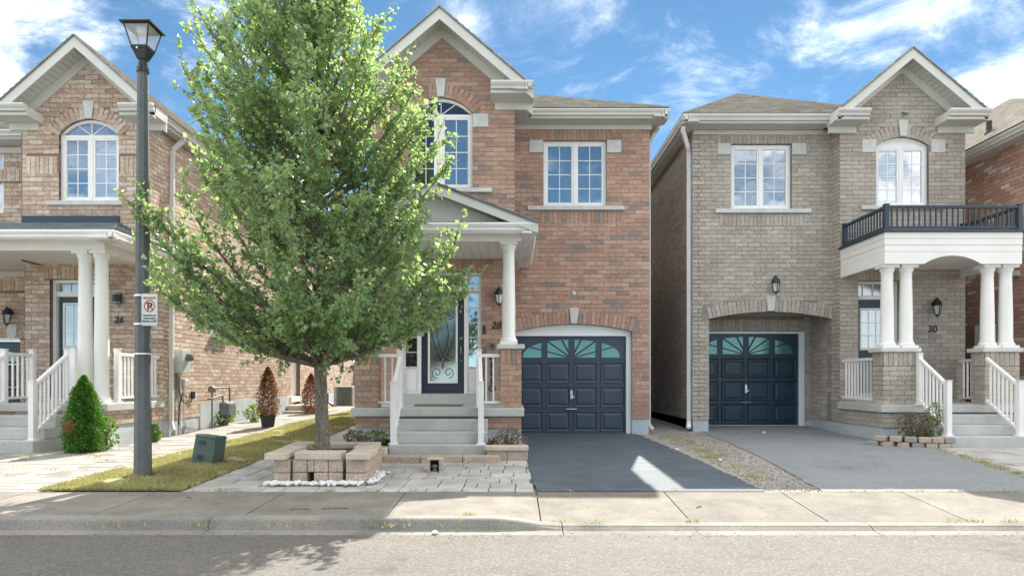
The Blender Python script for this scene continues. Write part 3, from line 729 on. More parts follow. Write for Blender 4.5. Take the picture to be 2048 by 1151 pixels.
# kerb sections
kb = MB().box(-60, 60, 6.25, 6.37, -.45, -.3).build('kerb', 'concrete', kind='structure')
kx = [-14, -11.8, -8.8, -5.8, -2.76, .47, 3.3, 6.1, 9, 12, 16]
for a, b in zip(kx, kx[1:]):
    n = 16; V = []; F = []
    for i in range(n+1):
        x = a+.004+(b-a-.008)*i/n; d = drop(x); zt = -.150-d
        pr = [(6.392, -.36), (6.392, zt), (6.285, zt-.001), (6.262, zt-.006), (6.248, zt-.018), (6.240, zt-.036 if d < .03 else zt-.02), (6.215, -.252), (6.205, -.258), (6.055, -.262), (6.055, -.36)]
        V += [(x, y, max(z, -.36) if z < -.3 else max(z, -.262)) for y, z in pr]
    k = 10
    for i in range(n):
        for j in range(k-1): F.append((i*k+j, (i+1)*k+j, (i+1)*k+j+1, i*k+j+1))
    F += [tuple(range(k)), tuple(range(n*k, n*k+k))[::-1]]
    m = MB(); m.add(V, F); m.build('kerb_section', 'kerb_concrete', kb)
# drives
sheet('driveway', [(7.55, .285, 2.82), (14.45, .1, 2.62)], .006, 'sealed_asphalt', kind='structure', nx=2, rag=.03)
sheet('driveway', [(7.55, 3.45, 6.2), (9.94, 3.74, 6.75), (11.6, 3.9, 7.2), (12.6, 4.0, 7.0), (15.95, 4.2, 6.92)], .003, 'old_asphalt', kind='structure', nx=2, rag=.05)
sheet('gravel_strip', [(7.55, 2.82, 3.45), (9.94, 2.75, 3.74), (14.6, 2.62, 4.2), (30, 2.9, 4.2)], -.006, 'gravel', kind='structure')
pv = sheet('side_yard', [(7.56, 6.2, 12), (9.94, 6.75, 12), (11.6, 7.2, 12), (12.6, 7.2, 12)], -.008, 'gravel', kind='structure')
# laid paving: every stone a piece
def lay(parent, region, sizes, mat, gap=.008, h=.0, jit=.003, limit=300, rowh=(.15,), seed=1, name='paver', bev=.004, order=None):
    rr = random.Random(seed); x0, x1, y0, y1 = region[:4]; test = region[4] if len(region) > 4 else None
    P = []; y = y0
    while y < y1-.03:
        rh = rr.choice(rowh); ye = min(y+rh, y1); x = x0-rr.uniform(0, .2)
        while x < x1:
            wd = rr.choice(sizes); a, b = max(x, x0), min(x+wd, x1)
            if b-a > .04:
                if wd > .28 and rh > .25 and rr.random() < .4:
                    ym = y+rh*rr.choice((.5, .34, .66)); cells = [(a, b, y, ym), (a, b, ym, ye)]
                else: cells = [(a, b, y, ye)]
                for c in cells:
                    if test is None or test((c[0]+c[1])/2, (c[2]+c[3])/2): P.append(c)
            x += wd
        y = ye
    P.sort(key=lambda c: c[2]+(0 if abs((c[0]+c[1])/2/max(1, c[2])) < .75 else 50))
    V = []; F = []; off = Vector((0, 0, 0)); cache = {}
    for i, (a, b, c, d) in enumerate(P):
        a += gap/2; b -= gap/2; c += gap/2; d -= gap/2; za, zb = G(c)+h, G(d)+h; dz = rr.uniform(-jit, jit)
        if i < limit:
            k = (round(b-a, 3), round(d-c, 3), round(zb-za, 3))
            if k not in cache:
                w2, l2, s = k[0]/2, k[1]/2, k[2]/2; q = MB(); e = bev
                q.v = [(-w2, -l2, -s-.04), (w2, -l2, -s-.04), (w2, l2, s-.04), (-w2, l2, s-.04), (-w2, -l2, -s-e), (w2, -l2, -s-e), (w2, l2, s-e), (-w2, l2, s-e), (-w2+e, -l2+e, -s), (w2-e, -l2+e, -s), (w2-e, l2-e, s), (-w2+e, l2-e, s)]
                q.f = [(0, 1, 5, 4), (1, 2, 6, 5), (2, 3, 7, 6), (3, 0, 4, 7), (4, 5, 9, 8), (5, 6, 10, 9), (6, 7, 11, 10), (7, 4, 8, 11), (8, 9, 10, 11)]
                me = q.mesh(name); me.materials.append(MATS[mat]); cache[k] = me
            o = link(name, cache[k], parent); o.location = ((a+b)/2, (c+d)/2, (za+zb)/2+dz)
        else:
            n = len(V); V += [(a, c, za+dz-.03), (b, c, za+dz-.03), (b, d, zb+dz-.03), (a, d, zb+dz-.03), (a, c, za+dz), (b, c, za+dz), (b, d, zb+dz), (a, d, zb+dz)]
            F += [(n+4, n+5, n+6, n+7), (n, n+1, n+5, n+4), (n+1, n+2, n+6, n+5), (n+2, n+3, n+7, n+6), (n+3, n, n+4, n+7)]
    if V: me = bpy.data.meshes.new('paving'); me.from_pydata(V, [], F); link('paving', me, parent, mat, 'stuff')
patio = sheet('paved_patio', [(7.555, -3.68, .27), (11.2, -3.68, .27), (24, -3.7, -2.5)], -.025, 'soil', kind='structure')
lay(patio, (-3.675, .262, 7.57, 11.15, lambda x, y: not (-2.7 < x < -1.9 and 8.25 < y < 9.1)), (.15, .3, .3, .22, .4), 'paver', rowh=(.15, .22, .3, .3), seed=3, gap=.012)
lay(patio, (-3.675, -2.66, 11.16, 24), (.15, .3, .22), 'paver', rowh=(.15, .22, .3), seed=5, limit=0)
drv = sheet('paved_driveway', [(7.555, -16, -5.22), (14.6, -16, -5.25), (30, -16, -5.3)], -.028, 'soil', kind='structure')
lay(drv, (-13, -5.25, 7.57, 14.5, lambda x, y: not (x < -6.95 and y > 11.7)), (.45, .6, .35, .75, .5), 'flagstone', rowh=(.22, .3, .38), seed=9, gap=.010, jit=.004)
lay(drv, (-6.9, -5.25, 14.5, 29), (.45, .6, .35), 'flagstone', rowh=(.3, .38), seed=11, limit=0)
sidep = sheet('paved_yard', [(7.6, 6.3, 12), (9.94, 6.85, 12), (11.6, 7.3, 12)], -.02, 'soil', kind='structure')
lay(sidep, (6.2, 11.5, 7.62, 11.62, lambda x, y: x > 6.32+(y-7.6)*.25), (.3, .4, .5), 'paver', rowh=(.3, .4), seed=13, jit=.003)

# grass strip
def blades(name, n, sampler, hgt, mat, label=None, cat=None, parent=None, wid=.006):
    P = np.array([sampler() for _ in range(n)]); k = len(P)
    a = rng.uniform(0, 2*np.pi, k); h = rng.uniform(.4, 1.1, k)*hgt; lean = rng.normal(0, .5, (k, 2))*h[:, None]
    dx, dy = np.cos(a)*wid, np.sin(a)*wid
    V = np.empty((k, 3, 3)); V[:, 0] = P-np.c_[dx, dy, np.zeros(k)]; V[:, 1] = P+np.c_[dx, dy, np.zeros(k)]; V[:, 2] = P+np.c_[lean, h]
    return npmesh(name, V.reshape(-1, 3), np.arange(3*k).reshape(-1, 3), mat, parent, label, cat)
def npmesh(name, V, F, mat, parent=None, label=None, cat=None, kind='stuff'):
    if parent: V = V-np.array(root_of(parent).location)
    me = bpy.data.meshes.new(name); me.vertices.add(len(V)); me.vertices.foreach_set('co', V.astype(np.float32).ravel())
    s = F.shape[1]; me.loops.add(F.size); me.loops.foreach_set('vertex_index', F.astype(np.int32).ravel())
    me.polygons.add(len(F)); me.polygons.foreach_set('loop_start', np.arange(0, F.size, s, dtype=np.int32)); me.polygons.foreach_set('loop_total', np.full(len(F), s, np.int32))
    me.update(calc_edges=True); me.validate(); o = link(name, me, parent, mat, kind)
    if label: o['label'] = label
    if cat: o['category'] = cat
    return o
sheet('lawn_soil', [(7.56, -5.2, -3.675), (24, -5.25, -3.70)], .008, 'dry_turf', kind='structure')
def gz(x, y): return G(y)+.01+.035*max(0, math.sin(math.pi*(x+5.2)/1.5))*min(1, max(0, (y-7.56)/.6))
m = MB(); V = []; F = []; ys = [7.56, 7.8, 8.2, 9, 10.3, 12, 14.3, 16, 18, 21.5, 24]
for y in ys:
    for i in range(7): x = -5.17+1.45*i/6; V.append((x, y, gz(x, y)))
for j in range(len(ys)-1):
    for i in range(6): F.append((j*7+i, j*7+i+1, (j+1)*7+i+1, (j+1)*7+i))
m.add(V, F); m.build('lawn_bed', 'dry_turf', kind='structure')
def sg():
    while True:
        y = 7.56+16*random.random()**1.6; x = -5.25+1.6*random.random()
        if y < 7.75 and random.random() < .3: continue
        e = min(x+5.25, -3.65-x)
        if math.sin(x*5.1+y*2.3)+math.sin(y*4.7-x*3)+math.sin(x*11+y*9)*.7 > .5+random.random()*1.2: continue
        if e < .08 and random.random() < .6: continue
        return (x, y, gz(min(-3.7, max(-5.2, x)), y))
blades('grass', 85000, sg, .05, 'grass_blade', 'short patchy yellow green grass strip between the two side paths', 'grass')


def cutter(items):
    """r: opening; a: arched opening; b: brick-only gap (soldier courses, stone blocks)"""
    def f(za, zb, isb):
        zm = (za+zb)/2; o = []
        for it in items:
            if it[0] in 'rb':
                if it[0] == 'b' and not isb: continue
                if it[3] <= zm < it[4]: o.append((it[1], it[2]))
            else:
                _, uc, a, z0, zs, rise, h = it
                if z0 <= zm < zs+(0 if not isb else -h*.12): o.append((uc-a, uc+a))
                ex = h+.012 if isb else .012
                w_ = arccut(uc, a, zs, rise, ex)(za, zb)
                if w_: o.append((uc-w_, uc+w_))
        o.sort(); m_ = []
        for a, b in o:
            if m_ and a <= m_[-1][1]: m_[-1] = (m_[-1][0], max(b, m_[-1][1]))
            else: m_.append((a, b))
        return m_
    return f
def gspan(uc, zap, slope, u0, u1): return lambda z: (max(u0, uc-(zap-z)/slope), min(u1, uc+(zap-z)/slope))

# ================================================================= NUMBER 28 (red brick, behind the tree)
H = House('red brick house behind the tree, number 28, with white columned porch and dark garage door', (.1, 14, 0), 'brick_red', 'mortar_red', 'siding_cream')
H.trim = 'trim_beige'
B, M_ = FR('f', 13.0), FR('f', 14.25)
items = [('a', -1.34, .607, 4.77, 6.2, .30, .25), ('b', -.733, -.43, 5.93, 6.20), ('b', -2.25, -1.947, 5.93, 6.20), ('r', -2.10, -.566, .6, 3.18), ('b', -2.2, -.47, 3.18, 3.44)]
H.wall(B, -2.62, .067, .66, 7.72, cutter(items), gable=gspan(-1.31, 7.73, .85, -2.62, .067))
H.soldiers(B, -2.2, -.47, 3.19); H.arch(B, -1.34, .607, 6.2, .30, .25, key=.09)
keystone(H, B, -1.34, 6.51, 6.85, .20, .13); block(H, B, -.728, -.43, 5.935, 6.19); block(H, B, -2.25, -1.952, 5.935, 6.19)
window(H, B, -1.947, -.733, 4.77, 6.2, rise=.30, gls=['glass_dark', 'glass_sky'])
# the open left casement
m = MB(); m.box(-1.40, -1.36, 12.42, 12.97, 4.85, 6.10); m.build('open_sash', 'trim_white', H.root)
sill(H, B, -2.05, -.36, 4.69, 4.765)
gable(H, B, -1.31, 1.72, 6.47, .85, .5, 4.5, frie=True)
cornice_return(H, B, -.37, .41, 6.55, .47, 1, 0); cornice_return(H, B, -3.03, -2.25, 6.55, .47, 1, 0)
gutter(H, FR('r', .067), 12.42, 13.85, 6.58, .23, sof=0)
m = MB(); m.box(.02, .06, 13.0, 14.3, .6, 6.9); m.box(-2.62, -2.58, 13.0, 24, -.1, 6.6); m.build('rear_wall', 'mortar_red', H.root)
items = [('a', 1.315, 1.215, -.1, 2.144, .15, .26), ('r', .679, 1.994, 4.75, 6.12), ('b', .38, .67, 5.86, 6.14), ('b', 2.0, 2.30, 5.86, 6.14), ('b', .6, 2.3, 4.38, 4.66), ('b', .38, 2.1, 6.12, 6.39)]
H.wall(M_, .067, 2.89, .31, 6.48, cutter(items))
H.arch(M_, 1.315, 1.215, 2.144, .15, .255, key=.1); H.soldiers(M_, .62, 2.28, 4.395); H.soldiers(M_, .38, 2.08, 6.125, .25)
keystone(H, M_, 1.315, 2.305, 2.63, .20, .13); block(H, M_, .385, .67, 5.87, 6.13); block(H, M_, 2.003, 2.30, 5.87, 6.13)
window(H, M_, .679, 1.994, 4.75, 6.12); sill(H, M_, .345, 2.36, 4.665, 4.748)
frieze(H, M_, .07, 2.93, 6.345, 6.44); gutter(H, M_, .40, 3.2, 6.60, .38, sof=0); gutter(H, FR('r', 2.89), 13.76, 24, 6.60, .2, sof=0)
D = FR('f', 14.40)
garage_door(H, D, .13, 2.42, .005, 2.05, 'door_blue')
m = MB(); ns = 24
for i in range(ns):
    x0 = .1+2.43*i/ns; x1 = .1+2.43*(i+1)/ns; D.prism(m, [(x0, 2.06), (x1, 2.06), (x1, arcz(1.315, 1.215, 2.144, .15, x1)-.002), (x0, arcz(1.315, 1.215, 2.144, .15, x0)-.002)], -.02, .05)
m.build('arch_panel', 'trim_white', H.root)
m = MB(); D.box(m, 2.42, 2.53, -.05, .06, 0, 2.06); D.box(m, 2.44, 2.47, .06, .075, 0, 2.06); D.box(m, .1, 2.42, -.03, .065, 2.052, 2.085); m.build('door_frame', 'trim_white', H.root)
foundation(H, 2.53, 2.875, 14.26, 24, -.2, .31); foundation(H, .07, .12, 14.26, 14.6, -.2, .31)
m = MB(); m.box(.1, 2.53, 14.2, 14.5, -.06, .003); m.build('door_sill', 'concrete', H.root)
m = MB(); m.box(2.89, 3.08, 13.88, 14.25, 6.44, 6.47); m.box(.07, .41, 13.88, 14.25, 6.44, 6.47); m.build('soffit', H.trim, H.root)
m = MB(); m.box(2.84, 2.88, 14.45, 24, .3, 6.5); m.box(-2.6, 2.88, 23.9, 24, 0, 6.5); m.build('rear_wall', 'mortar_red', H.root)
pk, pb = (.1, 17.3, 8.4), (.1, 20.5, 8.4)
c1, c2, c3, c4 = (-2.95, 13.76, 6.62), (3.2, 13.76, 6.62), (3.2, 24.3, 6.62), (-2.95, 24.3, 6.62)
roof_face(H, [c1, c2, pk], 'shingle_grey'); roof_face(H, [c2, c3, pb, pk], 'shingle_grey'); roof_face(H, [c3, c4, pb], 'shingle_grey'); roof_face(H, [c4, c1, pk, pb], 'shingle_grey')
m = MB(); m.lathe(M_.p(PX(1146, 14.25), .0, PZ(586, 14.25)), [(.05, 0), (.05, .012), (.035, .016), (.03, .03), (.01, .03)], 20, 'y'); m.build('wall_fitting', 'steel', H.root)
# porch
P = FR('f', 11.2)
foundation(H, -2.57, .17, 11.28, 13.0, -.3, .33)
H.wall(FR('f', 11.25), -2.57, .17, .33, .52, thick=.03)
m = MB(); m.box(-2.62, .215, 11.15, 13.0, .525, .665); m.build('porch_slab', 'step_concrete', H.root, bevel=.015)
m = MB(); m.box(-2.10, -.566, 12.97, 13.2, .664, .86); m.build('threshold', 'step_concrete', H.root, bevel=.006)
steps(H, -1.843, -.378, [10.31, 10.6, 10.89], [.135, .31, .49], 11.14, -.2)
def pier(x0, x1, y0, y1, z0, z1, sides='f', cap=True):
    ky = FR('f', y0); H.wall(ky, x0, x1, z0, z1, cutter([('b', x0-1, x1+1, z1-.262, z1+1)]), thick=.02)
    H.soldiers(ky, x0, x1, z1-.258)
    if 'r' in sides: s = FR('r', x1); H.wall(s, y0, y1, z0, z1, cutter([('b', y0-1, y1+1, z1-.262, z1+1)]), thick=.02, phase=1); H.soldiers(s, y0, y1, z1-.258)
    if 'l' in sides: s = FR('l', x0); H.wall(s, y0, y1, z0, z1, cutter([('b', y0-1, y1+1, z1-.262, z1+1)]), thick=.02, phase=1); H.soldiers(s, y0, y1, z1-.258)
    m = MB(); m.box(x0+.02, x1-.02, y0+.02, y1, z0, z1); m.build('pier_core', H.mortar, H.root)
    if cap: m = MB(); m.box(x0-.06, x1+.05, y0-.05, y1+.05, z1, z1+.075); m.build('pier_cap', 'stone', H.root, bevel=.008)
pier(-.17, .173, 11.21, 11.55, .665, 1.633); pier(-2.57, -2.20, 11.21, 11.55, .665, 1.633, 'fr')
column(H, -.037, 11.37, 1.708, 3.405, .11); column(H, -2.39, 11.37, 1.708, 3.405, .11)
m = MB(); m.box(-2.57, .17, 11.24, 11.5, 3.405, 3.56); m.box(-.08, .17, 11.5, 13.0, 3.406, 3.56); m.box(.0, .17, 13.0, 14.25, 3.406, 3.56); m.build('porch_beam', 'siding_cream', H.root, bevel=.004)
m = MB()
for i in range(16): a = -2.57+i*.155; m.box(a, a+.149, 11.5, 13.0, 3.43, 3.45)
m.box(-2.57, -.08, 11.5, 13.0, 3.445, 3.46); m.build('porch_ceiling', 'siding_cream', H.root, 'stuff')
gable(H, P, -1.21, 1.64, 3.60, .384, .35, 1.8, frie=False, shing='shingle_blue', fasc=.14)
m = MB(); P.prism(m, [(-2.7, 3.62), (.28, 3.62), (-1.21, 4.17)], -.02, .0); m.build('tympanum', 'trim_white', H.root)
roof_face(H, [(-2.85, 10.86, 3.61), (.43, 10.86, 3.61), (.2, 11.2, 3.70), (-2.62, 11.2, 3.70)], 'shingle_blue', .1)
gutter(H, P, -2.87, .43, 3.625, .24, sof=-.04, mat='trim_white', fasc=.03); 
S_ = FR('r', .17); gutter(H, S_, 10.86, 14.25, 3.60, .15, sof=0, mat='trim_white', fasc=.03)
roof_face(H, [(.43, 12.9, 3.63), (.43, 14.24, 3.63), (.07, 14.24, 3.80), (.07, 12.9, 3.80)], 'shingle_blue', .1)
m = MB(); B.box(m, -.35, .063, .001, .03, 3.93, 4.10); M_.box(m, .072, .42, .001, .03, 3.72, 3.92); m.build('flashing', 'navy_metal', H.root)
for q in (915, 937, 962): m = MB(); x = PX(q, 10.84); m.tube([(x, 10.84, 3.60), (x, 10.84, 3.66), (x+.01, 10.82, 3.672), (x, 10.81, 3.66)], .004, 5); m.build('gutter_hook', 'steel', H.root)
railing(H, (-2.2, 11.29, .665), (-1.84, 11.29, .665), post0=False, gap=.13); railing(H, (-.53, 11.29, .665), (-.17, 11.29, .665), post1=False, gap=.13)
railing(H, (-1.80, 10.45, .135), (-1.82, 11.2, .62), post1=False, gap=.13); railing(H, (-.46, 10.45, .135), (-.51, 11.2, .62), post1=False, gap=.13)
E = FR('f', 13.09)
strip_frame(H, E, -2.10, -.566, .86, 3.18, .045)
m = MB(); E.box(m, -1.775, -1.722, -.08, .012, .86, 3.135); E.box(m, -.898, -.845, -.08, .012, .86, 3.135); E.box(m, -2.055, -1.775, -.08, .01, 2.82, 2.91); E.box(m, -1.722, -.898, -.08, .01, 2.82, 2.91); E.box(m, -.845, -.61, -.08, .01, 2.82, 2.91); m.build('door_frame', 'trim_white', H.root)
m = MB(); E.box(m, -2.055, -.61, -.1, -.08, .86, 3.14); m.build('door_backing', 'trim_white', H.root)
entry_door(H, FR('f', 13.12), -1.72, -.90, .875, 2.815, 'entry_navy', (-1.56, -1.06, 1.10, 2.62), 'glass_door', iron=True)
for a, b in ((-2.055, -1.775), (-.845, -.61)):
    m = MB(); E.box(m, a, b, -.08, -.03, .86, 1.35); E.box(m, a+.04, b-.04, -.03, -.015, .93, 1.29); s_ = m.build('sidelight', 'trim_white', H.root, bevel=.004)
    for r in range(5): m = MB(); E.box(m, a+.03, b-.03, -.06, -.05, 1.375+r*.285+.007, 1.375+(r+1)*.285-.007); m.build('pane', 'glass_sky' if a > -1 else 'glass_dark', s_)
    m = MB(); E.box(m, a, a+.03, -.075, -.02, 1.35, 2.82); E.box(m, b-.03, b, -.075, -.02, 1.35, 2.82)
    for r in range(6): E.box(m, a+.03, b-.03, -.06, -.04, 1.375+r*.285-.008, 1.375+r*.285+.008)
    m.build('muntin', 'trim_white', s_)
for a, b in ((-2.055, -1.775), (-1.722, -.898), (-.845, -.61)): m = MB(); E.box(m, a, b, -.06, -.05, 2.91, 3.135); m.build('transom_pane', 'glass_sky', H.root)
coach_lamp(H, -.225, 13.0, 2.76, 1.05)
text_mesh('28', .19, 'sign_black', 'house_number', H.root, (-.285, 12.985, 2.10), shear=.25, off=.003)
m = MB(); m.box(-.53, -.48, 12.97, 12.99, 2.0, 2.16); m.build('doorbell', 'black_metal', H.root, bevel=.006)
downspout(H, [(3.10, 14.3, 6.42), (3.06, 14.42, 6.36), (2.93, 14.5, 6.15), (2.93, 14.5, .2), (3.0, 14.42, .08)], .07)
H.finish(); H28 = H

# ================================================================= NUMBER 30 (grey brick with balcony)
H = House('grey brick house with a black balcony rail over twin-column porch, number 30', (6.5, 14.5, 0), 'brick_grey', 'mortar_grey')
M_, B = FR('f', 14.72), FR('f', 14.35); S = FR('l', 6.917); RC = FR('f', 15.76)
items = [('a', 5.59, 1.32, -.2, 2.448, .15, .27), ('r', 4.745, 6.05, 4.81, 6.21), ('b', 4.45, 4.74, 5.98, 6.23), ('b', 6.06, 6.37, 5.98, 6.23), ('b', 4.5, 6.3, 4.44, 4.71), ('b', 4.45, 6.35, 6.2, 6.46)]
H.wall(M_, 3.915, 6.915, .26, 6.55, cutter(items)); H.arch(M_, 5.59, 1.32, 2.448, .15, .265, key=.1)
H.soldiers(M_, 4.5, 6.3, 4.445); H.soldiers(M_, 4.45, 6.35, 6.215, .25)
keystone(H, M_, 5.60, 2.615, 2.95, .21, .135); block(H, M_, 4.454, 4.737, 5.985, 6.225); block(H, M_, 6.06, 6.365, 5.985, 6.225)
window(H, M_, 4.745, 6.05, 4.81, 6.21); sill(H, M_, 4.40, 6.46, 4.72, 4.808)
foundation(H, 3.93, 4.26, 14.73, 25, -.2, .26)
frieze(H, M_, 3.93, 6.9, 6.405, 6.495); gutter(H, M_, 3.585, 6.70, 6.66, .42, sof=0); L_ = FR('l', 3.915); gutter(H, L_, 14.19, 25, 6.66, .22, sof=0)
H.wall(L_, 14.72, 25, .3, 6.5, phase=1)
foundation(H, 3.93, 4.0, 14.95, 25, -.2, .3)
H.wall(RC, 4.2, 6.915, .2, 2.75, cutter([('r', 4.2, 6.78, 0, 2.25), ('b', 4, 6.78, 2.25, 2.6)])); H.soldiers(RC, 4.2, 6.78, 2.26)
m = MB(); m.box(4.1, 6.9, 14.93, 15.9, 2.72, 2.76); m.box(4.15, 4.2, 14.93, 15.8, 0, 2.75); m.build('garage_recess', 'mortar_grey', H.root)
H.wall(S, 14.35, 15.76, .25, 2.74, thick=.1, phase=1); H.wall(S, 14.35, 14.72, 2.74, 6.5, thick=.1, phase=1)
m = MB(); m.box(6.93, 7.2, 12.72, 15.9, -.2, .25); m.build('foundation', 'foundation', H.root)
foundation(H, 6.79, 6.94, 15.77, 15.9, -.2, .24); D = FR('f', 15.84); garage_door(H, D, 4.24, 6.66, .085, 2.20, 'door_teal')
m = MB(); D.box(m, 6.66, 6.78, -.04, .07, .05, 2.25); D.box(m, 6.68, 6.71, .07, .085, .05, 2.22); D.box(m, 4.2, 6.66, -.04, .07, 2.202, 2.25); m.build('door_frame', 'trim_white', H.root)
items = [('a', 8.227, .552, 4.78, 6.06, .17, .25), ('b', 7.38, 7.67, 5.90, 6.18), ('b', 8.785, 9.125, 5.90, 6.18), ('r', 7.30, 8.2, .6, 3.22), ('b', 7.1, 8.35, 3.22, 3.48)]
H.wall(B, 6.917, 9.546, .66, 7.65, cutter(items), gable=gspan(8.19, 7.66, .833, 6.917, 9.546)); H.soldiers(B, 7.1, 8.35, 3.225)
H.arch(B, 8.227, .552, 6.06, .17, .25, key=.1, span=1.12); keystone(H, B, 8.24, 6.24, 6.58, .21, .13); block(H, B, 7.38, 7.668, 5.905, 6.178); block(H, B, 8.83, 9.125, 5.905, 6.178)
window(H, B, 7.675, 8.778, 4.78, 6.06, rise=.17, fan=False, gls=['glass_blind', 'glass_sky']); sill(H, B, 7.36, 9.1, 4.70, 4.778)
gable(H, B, 8.19, 1.53, 6.60, .833, .45, 4.5)
cornice_return(H, B, 6.64, 7.30, 6.60, .43, 1, 0); cornice_return(H, B, 8.90, 9.74, 6.60, .43, 1, 0)
gutter(H, FR('l', 6.917), 13.9, 14.35, 6.63, .17, sof=0)
pk, pb = (5.87, 17.7, 8.54), (5.87, 21, 8.54)
c1, c2, c3, c4 = (3.6, 14.2, 6.68), (8.3, 14.2, 6.68), (8.3, 25, 6.68), (3.6, 25, 6.68)
roof_face(H, [c1, (6.9, 14.2, 6.68), (6.9, 14.4, 6.786), (3.73, 14.4, 6.786)], 'shingle_grey'); roof_face(H, [(3.73, 14.4, 6.786), (8.2, 14.4, 6.786), pk], 'shingle_grey'); roof_face(H, [c2, c3, pb, pk], 'shingle_grey'); roof_face(H, [c3, c4, pb], 'shingle_grey'); roof_face(H, [c4, c1, pk, pb], 'shingle_grey')
m = MB(); m.box(3.62, 3.92, 14.25, 14.72, 6.50, 6.53); m.build('soffit', H.trim, H.root)
m = MB(); m.box(9.5, 9.54, 14.36, 25, 0, 6.6); m.box(4, 9.5, 24.9, 25, 0, 6.6); m.build('rear_wall', 'mortar_grey', H.root)
E = FR('f', 14.55); entry_door(H, E, 7.28, 8.02, .85, 2.83, 'door_teal', (7.46, 7.93, 1.80, 2.62), 'glass_door')
strip_frame(H, FR('f', 14.5), 7.24, 8.2, .84, 3.22, .05)
m = MB(); E.box(m, 7.29, 8.15, -.05, .03, 2.84, 2.93); E.box(m, 8.03, 8.08, -.04, .03, .85, 2.84); E.box(m, 8.08, 8.15, -.06, -.04, .85, 2.84); m.build('door_frame', 'trim_white', H.root)
for i in range(4): m = MB(); E.box(m, 7.29+i*.215+.008, 7.29+(i+1)*.215-.008, -.04, -.03, 2.935, 3.17); m.build('transom_pane', 'glass_door', H.root)
m = MB()
for i in range(1, 4): E.box(m, 7.29+i*.215-.008, 7.29+i*.215+.008, -.035, -.01, 2.93, 3.17)
E.box(m, 7.29, 8.15, -.06, -.045, .84, 3.2); m.build('muntin', 'trim_white', H.root)
m = MB(); m.box(7.25, 8.2, 14.33, 14.6, .664, .84); m.build('threshold', 'step_concrete', H.root)
coach_lamp(H, 8.88, 14.35, 2.70, 1.15); coach_lamp(H, 5.66, 14.72, 3.22, 1.15)
text_mesh('30', .20, 'sign_black', 'house_number', H.root, (8.855, 14.335, 2.13), shear=.05, off=.003)
# porch and balcony
F_ = FR('f', 12.68)
H.wall(F_, 6.92, 9.5, .24, .525, thick=.03); H.wall(FR('l', 6.92), 12.68, 14.36, .24, .525, thick=.03, phase=1); foundation(H, 6.94, 9.5, 12.70, 14.36, -.2, .24)
m = MB(); m.box(6.86, 9.56, 12.62, 14.35, .525, .67); m.build('porch_slab', 'step_concrete', H.root, bevel=.012)
steps(H, 7.42, 9.0, [11.65, 11.95, 12.25], [.155, .325, .495], 12.61, -.15)
pier(6.92, 7.56, 12.69, 13.06, .67, 1.647, 'fl'); pier(8.81, 9.45, 12.69, 13.06, .67, 1.647, 'fl')
for x in (7.09, 7.445, 8.98, 9.325): column(H, x, 12.87, 1.722, 3.276, .118)
bd = [(3.505, 3.625), (3.627, 3.745), (3.747, 3.858)]
for i, (a, b) in enumerate(bd):
    m = MB(); m.box(6.93-.006*i, 9.48, 12.655-.008*i, 12.70, a, b); m.box(6.93-.006*i, 6.97, 12.70, 14.35, a, b); m.box(9.44, 9.48, 12.70, 14.35, a, b); m.build('siding_board', 'siding_cream', H.root, bevel=.003)
m = MB(); F = FR('f', 12.70); xs = [7.66+1.07*i/20 for i in range(21)]
F.prism(m, [(6.93, 3.276), (7.66, 3.276), (7.66, 3.503), (6.93, 3.503)], 0, .04); F.prism(m, [(8.73, 3.276), (9.48, 3.276), (9.48, 3.503), (8.73, 3.503)], 0, .04)
for a, b in zip(xs, xs[1:]): F.prism(m, [(a, arcz(8.195, .535, 3.276, .155, a)), (b, arcz(8.195, .535, 3.276, .155, b)), (b, 3.503), (a, 3.503)], 0, .04)
for x in (6.93, 9.44): m.box(x, x+.04, 12.70, 14.35, 3.276, 3.503)
m.build('porch_beam', 'siding_cream', H.root)
m = MB()
for i in range(24): a = 12.72+i*.068; m.box(6.97, 9.44, a, a+.064, 3.44, 3.46)
m.box(6.97, 9.44, 12.70, 14.34, 3.452, 3.47); m.build('porch_ceiling', 'siding_cream', H.root, 'stuff')
m = MB(); m.box(6.88, 9.53, 12.60, 14.35, 3.862, 3.905); m.build('balcony_deck', 'navy_metal', H.root)
q = [(6.97, 14.25, 3.905), (6.97, 12.68, 3.905), (9.44, 12.68, 3.905), (9.44, 14.25, 3.905)]
for i in range(3): railing(H, q[i], q[i+1], h=.43, gap=.105, mat='navy_metal', bal=.022, pw=.08, posth=.47, low=.05, post0=(i == 0), name='balcony_railing')
for a, b in ((7.56, 7.56), (8.80, 8.80)): railing(H, (a, 11.8, .155), (b, 12.63, .66), post1=True if a < 8 else False)
railing(H, (6.96, 13.08, .67), (6.96, 14.3, .67), post0=False, post1=False, gap=.12); railing(H, (9.40, 13.08, .67), (9.40, 14.3, .67), post0=False, post1=False, gap=.12)
downspout(H, [(3.65, 14.45, 6.5), (3.65, 14.5, 6.42), (3.87, 14.86, 6.1), (3.87, 14.86, .22), (3.82, 14.7, .1)], .085, 'trim_white')
H.finish(); H30 = H

